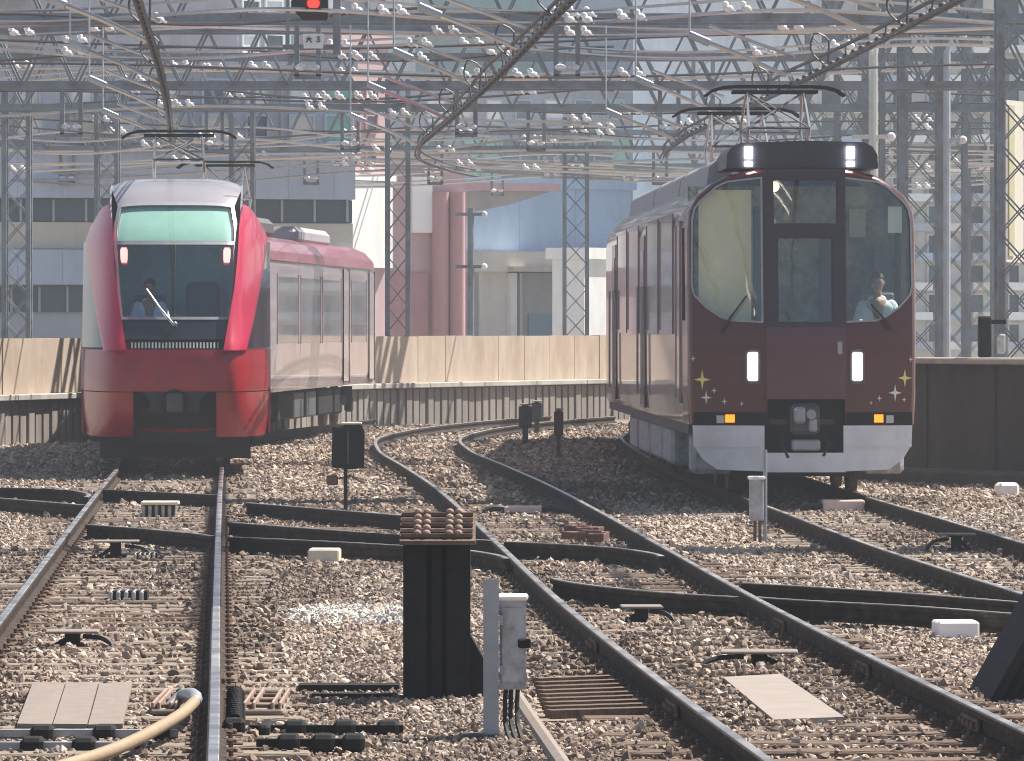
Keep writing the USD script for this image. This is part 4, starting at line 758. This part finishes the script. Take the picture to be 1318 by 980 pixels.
for i, (a, b, m_, lab) in enumerate(((-140, 330, 'b_grey', 'far grey tower block closing the left background'), (326, 700, 'b_bluegrey', 'far slate tower block closing the centre background'), (690, 1010, 'b_grey', 'far grey tower block closing the background right of centre'), (1000, 1460, 'b_lilac', 'far lilac tower block closing the right background'))):
    building(lab, a, 330 + 6 * i, b, 334 + 6 * i, -140, m_, 12, 'tower_block', items=wgrid(R_(a + 10, b - 20, 40), R_(-120, 250, 48), 20, 24, 'pane_dark', 'b_grey', .2))

# ------------------------------------------------------------------ overhead line steelwork
def lattice_mast(label, px, d, zb, zt, w, pitch=.55, m_='tower_steel', th=.105):
    t = T('lattice_mast', label, 'mast', (X(px, d), d, zb)); h = zt - zb; a = w / 2
    for sx in (-1, 1):
        for sy in (-1, 1): t.part('leg', box(sx * a - th / 2, sx * a + th / 2, sy * a - th / 2, sy * a + th / 2, 0, h), m_)
    n = max(2, round(h / (pitch * max(w, .5) / .5)))
    for k in range(n):
        z0, z1 = h * k / n, h * (k + 1) / n
        for sy in (-1, 1):
            y = sy * (a + .012); t.part('lacing_bar', bar((-a, y, z0), (a, y, z1), .07, .02), m_); t.part('lacing_bar', bar((a, y + .022 * sy, z0), (-a, y + .022 * sy, z1), .07, .02), m_)
        sx = -1 if k % 2 else 1; t.part('side_bar', bar((a + .012, sx * a, z0), (a + .012, -sx * a, z1), .04, .02), m_); t.part('side_bar', bar((-a - .012, sx * a, z0), (-a - .012, -sx * a, z1), .04, .02), m_)
    t.part('base_plate', box(-a - .12, a + .12, -a - .12, a + .12, -.06, .04), m_); return t
for lab, px, d, zb, zt, w in (('grey lattice mast at the far left edge behind the beige wall', 22, 124, -.3, 7.6, .55), ('lattice mast before the pink building left of centre', 512, 122.5, .78, 7.6, .46), ('pale lattice mast before the blue building, next to the maroon train', 741, 150, -.3, 7.8, .62), ('tall broad lattice mast at the right edge behind the dark wall', 1312, 84, 1.4, 9, .62), ('lattice mast with wide bracing right of the maroon train', 1184, 108, -.3, 9, .76),
                              ('slim lattice mast rising behind the maroon train\'s roof', 1096, 128, -.3, 9.4, .66), ('pale lattice mast close behind the maroon train\'s right shoulder', 1150, 118, -.3, 9.6, .5), ('slender lattice mast left of the tall right mast', 1226, 126, -.3, 9.8, .55), ('wide far lattice mast behind the maroon train\'s light pod', 1058, 140, -.3, 10.4, .75), ('far lattice mast seen between the two right masts', 1262, 152, -.3, 10.6, .7), ('far lattice mast left of the maroon train\'s pantograph', 905, 168, -.3, 10.4, .6), ('lattice mast behind the red train\'s roof', 312, 128, -.3, 7.6, .5), ('far lattice mast just left of the red train', 138, 134, -.3, 7.8, .5)):
    lattice_mast(lab, px, d, zb, zt, w)
def gantry(label, d, z0, z1, px0, px1, hang=(), dp=.8, tilt=0.):
    x0, x1 = X(px0, d), X(px1, d); L = x1 - x0; t = T('overhead_gantry', label, 'gantry', (x0, d, z0), tilt); h = z1 - z0
    for z in (0, h):
        for y in (0, dp): t.part('chord', box(0, L, y - .06, y + .06, z - .075, z + .075), 'tower_steel')
    n = round(L / (h * .95)); q = L / n
    for k in range(n):
        for y in (-.03, dp + .03):
            for e in ((k * q, 0, (k + .5) * q, h), ((k + .5) * q, h, (k + 1) * q, 0)): t.part('lacing_bar', bar((e[0], y, e[1]), (e[2], y, e[3]), .12, .04), 'tower_steel')
        t.part('cross_tie', bar((k * q, 0, 0 if k % 2 else h), ((k + 1) * q, dp, 0 if k % 2 else h), .05, .03), 'tower_steel')
    for px in hang:
        u = X(px, d) - x0; b = t.part('drop_frame', [box(u - .22, u - .14, .3, .4, -.95, 0), box(u + .14, u + .22, .3, .4, -.95, 0), box(u - .22, u + .22, .3, .4, -1.0, -.92)], 'tower_steel')
        for e in (-.12, .12): t.part('insulator', ball((u + e, .32, -.80), .075, 1, (1.3, 1, .8)), 'porcelain', b)
    return t
ga = gantry('lattice gantry high overhead nearest the viewer, above the steel post', 56, 6.9, 7.7, -500, 1800)
for a, b in ((6.1, 7.5), (8.3, 10.2)): ga.part('walkway_deck', box(a - X(-500, 56), b - X(-500, 56), -.1, 1.35, .09, .14), 'dark_grey')
ga = gantry('lattice gantry high overhead just in front of both trains', 71, 6.9, 7.7, -400, 1600); ga.part('walkway_deck', box(.8 - X(-400, 71), 3.5 - X(-400, 71), -.1, 1.35, .09, .14), 'dark_grey')
gantry('nearest lattice gantry crossing the very top of the picture', 90, 7.15, 8.3, -200, 1500, (395, 730))
gantry('second lattice gantry crossing above both trains', 106, 6.75, 7.85, -180, 1330, (90, 600, 862))
gantry('third lattice gantry crossing above both trains', 123, 7.0, 8.15, -160, 1290, (275, 450, 690))
gantry('fourth lattice gantry with paired insulators beyond the beige wall', 150, 6.95, 8.1, -140, 1270, (85, 400, 560, 850))
gantry('farthest lattice gantry low over the distant tracks', 178, 7.3, 8.4, -120, 1260, (200, 640, 960))
for lab, px, d, pt, pb, m_ in (('slim grey pole with insulator fittings before the blue building', 606, 140, 268, 440, 'tower_steel'), ('bright galvanised pole behind the maroon train\'s right headlight', 1124, 104, 20, 460, 'wire_bright'), ('pale thin pole between the right lattice masts', 1218, 112, 30, 460, 'galvanised')):
    t = T('pole', lab, 'pole', (X(px, d), d, -.3)); h = Z(pt, d) + .3; t.part('pole', cyl((0, 0, 0), (0, 0, h), .09, 10), m_)
    for z in (.97, .72): t.part('bracket', box(-.4, .3, -.05, .05, h * z - .04, h * z + .04), m_); t.part('insulator', ball((.34, 0, h * z), .09, 1), 'porcelain')

def pair(t, p, par):                                 # two white bells and a cap
    for e in (-.14, .14):
        t.part('insulator', trimesh.util.concatenate([ball((p[0] + e, p[1] - .02, p[2] + .05), .085, 1, (1, 1, .7)), ball((p[0] + e - .05, p[1] - .02, p[2] + .12), .055, 1), cyl((p[0] + e + .04, p[1], p[2] + .03), (p[0] + e + .12, p[1], p[2]), .03, 6)]), 'porcelain', par)
g = np.random.default_rng(21)
SPANS = [(25, 88), (38, 92), (58, 98), (75, 104), (88, 100), (100, 112), (112, 108), (122, 118), (136, 126), (148, 122), (160, 134), (171, 140), (184, 146), (196, 150), (203, 138), (212, 156), (222, 150), (231, 160), (208, 146), (226, 166), (238, 150), (193, 132), (48, 96), (68, 103), (106, 120), (15, 86)]
WORDS = ['highest', 'second', 'third', 'fourth', 'fifth', 'sixth', 'seventh', 'eighth', 'ninth', 'tenth', 'eleventh', 'twelfth', 'thirteenth', 'fourteenth', 'fifteenth', 'sixteenth', 'seventeenth', 'lowest', 'bundled upper', 'bundled middle', 'bundled bottom', 'bundled first', 'pale upper', 'pale middle', 'pale lower', 'pale topmost']
for i, (py, d) in enumerate(SPANS):
    t = T('cross_span_wire', f'{WORDS[i]} of the cross-span wires with white insulators strung between the masts', 'wire'); a, b = (-40, 1290) if i % 3 else (-40, 790)
    n = 40; px = np.linspace(a, b, n); yy = py + g.uniform(-5, 5) + 9 * np.sin(np.linspace(0, math.pi * g.integers(2, 5), n) + g.uniform(0, 6)) + np.linspace(0, g.uniform(-14, 14), n)
    pts = np.stack([X(px, d), np.full(n, d), Z(yy, d)], 1); bright = i >= 12 or i % 4 == 1
    w = t.part('wire', tube(pts, .034 if bright else .024, 5), 'wire_bright' if bright else 'wire')
    if i >= 13: t.part('second_wire', tube(pts + [0, .3, .22 + .1 * math.sin(i)], .026, 5), 'wire_bright')
    for k in g.choice(n - 4, int(g.integers(3, 6)), replace=False): pair(t, pts[k + 2], w)
# contact lines over the three tracks
def overhead(label, path, ylist, zc, zm, yp, beads=False):
    t = T('contact_line', label, 'overhead line'); at = lambda y: float(np.interp(y, path[:, 1], path[:, 0])); x_at = lambda y: at(y) if y > yp else at(ylist[0]) + (at(yp) - at(ylist[0])) * (y - ylist[0]) / (yp - ylist[0]); ys = np.linspace(ylist[0], ylist[-1], 60)
    zig = lambda y: .05 * math.sin(y / 9.)
    sag = lambda y: zm - .06 * (1 - abs(((y - ylist[0]) % 26) / 13 - 1) ** 2)
    t.part('contact_wire', tube([(x_at(y) + zig(y), y, zc) for y in ys], .020, 5), 'wire'); t.part('contact_wire', tube([(x_at(y) + zig(y) + .06, y, zc) for y in ys], .020, 5), 'wire')
    t.part('messenger_wire', tube([(x_at(y), y, sag(y)) for y in ys], .022, 5), 'wire')
    for k, y in enumerate(np.arange(ylist[0] + 1, ylist[-1], 4.4)): t.part('dropper', tube([(x_at(y) + zig(y), y, zc), (x_at(y) + .02, y + .05, sag(y))], .010, 4), 'wire')
    for k, y in enumerate(np.arange(ylist[0], min(ylist[-1], 92), .9)):
        t.part('clip', ball((x_at(y) + zig(y) + .03, y, zc + .03), .042 if beads else .03, 1, (1, 1.6, 1)), 'dark_grey')
    for y in np.arange(ylist[0] + 4, min(ylist[-1], 90), 8.5): t.part('jumper_loop', tube(spline([(x_at(y), y, zc + .05), (x_at(y) - .16, y, zc + .25), (x_at(y) - .10, y, zc + .42), (x_at(y) + .06, y, zc + .32), (x_at(y) + .05, y, zc + .05)], 14), .012, 4), 'wire')
overhead('overhead contact line leading to the red train\'s pantograph', pathL, (44, 100), 5.13, 5.32, 86); overhead('overhead contact line sloping down over the middle track', pathM, (42, 112), 5.13, 5.32, 92, True); overhead('beaded overhead contact line leading to the maroon train\'s pantograph', pathR, (44, 100), 5.14, 5.33, 88, True)
k = 0
for nm, path, ds in (('red train\'s', pathL, (60, 70, 80, 92)), ('middle', pathM, (52, 62, 72, 82, 94)), ('maroon train\'s', pathR, (58, 68, 80, 92))):
    for j, d in enumerate(ds):
        xx = float(np.interp(d, path[:, 1], path[:, 0])); sgn = -1
        t = T('registration_arm', f'bright registration arm holding the {nm} contact line, number {("one", "two", "three", "four", "five")[j]} counted away from the viewer', 'registration arm', (xx, d, 5.16))
        t.part('arm', tube([(0, 0, .02), (sgn * .55, .1, .28), (sgn * .95, .2, .44)], .032, 6), 'wire_bright'); t.part('upper_arm', tube([(.1, 0, .26), (sgn * .6, .1, .52), (sgn * .95, .2, .66)], .024, 6), 'wire_bright')
        t.part('insulator', cyl((sgn * .95, .2, .44), (sgn * 1.2, .24, .55), .05, 8), 'galvanised'); t.part('hanger', tube([(sgn * 1.2, .24, .5), (sgn * 1.2, .24, 2.2)], .014, 5), 'galvanised')
# red signal with its number plate
d = 86.; s_ = F / d; cx = X(404, d)
t = T('railway_signal', 'railway signal showing red under the gantry at top left', 'signal', (cx, d, Z(60, d)))
zz = lambda py: (60 - py) / s_
t.part('back_plate', mesh_of(ext_y(so([(-.36, zz(10)), (-.18, zz(26)), (.20, zz(26)), (.22, zz(-40)), (-.36, zz(-40))], 0), .10, .14)), 'black_steel'); t.part('case', box(-.18, .22, .14, .34, zz(24), zz(-40)), 'dark_grey')
t.part('lens', ball((-.01, .06, zz(4)), .095, 2, (1, .4, 1)), 'lamp_red'); t.part('hood', mesh_of(m3.Manifold.cylinder(.26, .13, .13, 20).rotate((90, 0, 0)).translate((-.01, .1, zz(4))) - m3.Manifold.cylinder(.4, .115, .115, 20).rotate((90, 0, 0)).translate((-.01, .12, zz(4))) - m3.Manifold.cube((.4, .5, .1), True).translate((0, 0, zz(4) - .11))), 'black_steel')
t.part('support', [box(.3, .42, .1, .2, zz(70), zz(-60)), box(-.5, .42, .14, .2, zz(62), zz(57)), box(-.45, -.39, .12, .2, zz(62), zz(-50))], 'tower_steel')
pl = t.part('number_plate', mesh_of(ext_y(so([(-.16, zz(62)), (.14, zz(62)), (.155, zz(44)), (-.175, zz(44))], .004), .02, .04)), 'pad_white')
b = lambda a, c: bar((a[0], .012, a[1]), (c[0], .012, c[1]), .014, .017)
o = zz(51); t.part('plate_character', [b((-.125, o + .012), (-.035, o + .012)), b((-.08, o + .045), (-.085, o + .005)), b((-.085, o + .005), (-.125, o - .045)), b((-.08, o + .005), (-.035, o - .045))], 'ink', pl)
tx = meshkit.text_mesh('3', .085, .012, True); v = tx.vertices; t.part('plate_numeral', trimesh.Trimesh(np.stack([v[:, 0] + .03, .016 - v[:, 2], v[:, 1] + o - .042], 1), tx.faces, process=False), 'ink', pl)

# ------------------------------------------------------------------ haze
usdkit.material(stage, '/World/Looks/haze_air', {'v': ('principled_volume', dict(color=(.86, .92, 1.0), density=.0006, anisotropy=.3))}, volume='v.volume')
MATS['haze_air'] = UsdShade.Material.Get(stage, '/World/Looks/haze_air')
single('haze', box(-720, 720, -320, 920, -1.7, 46), 'haze_air', label='thin bluish heat haze over the railway yard', cat='haze', kind='stuff')
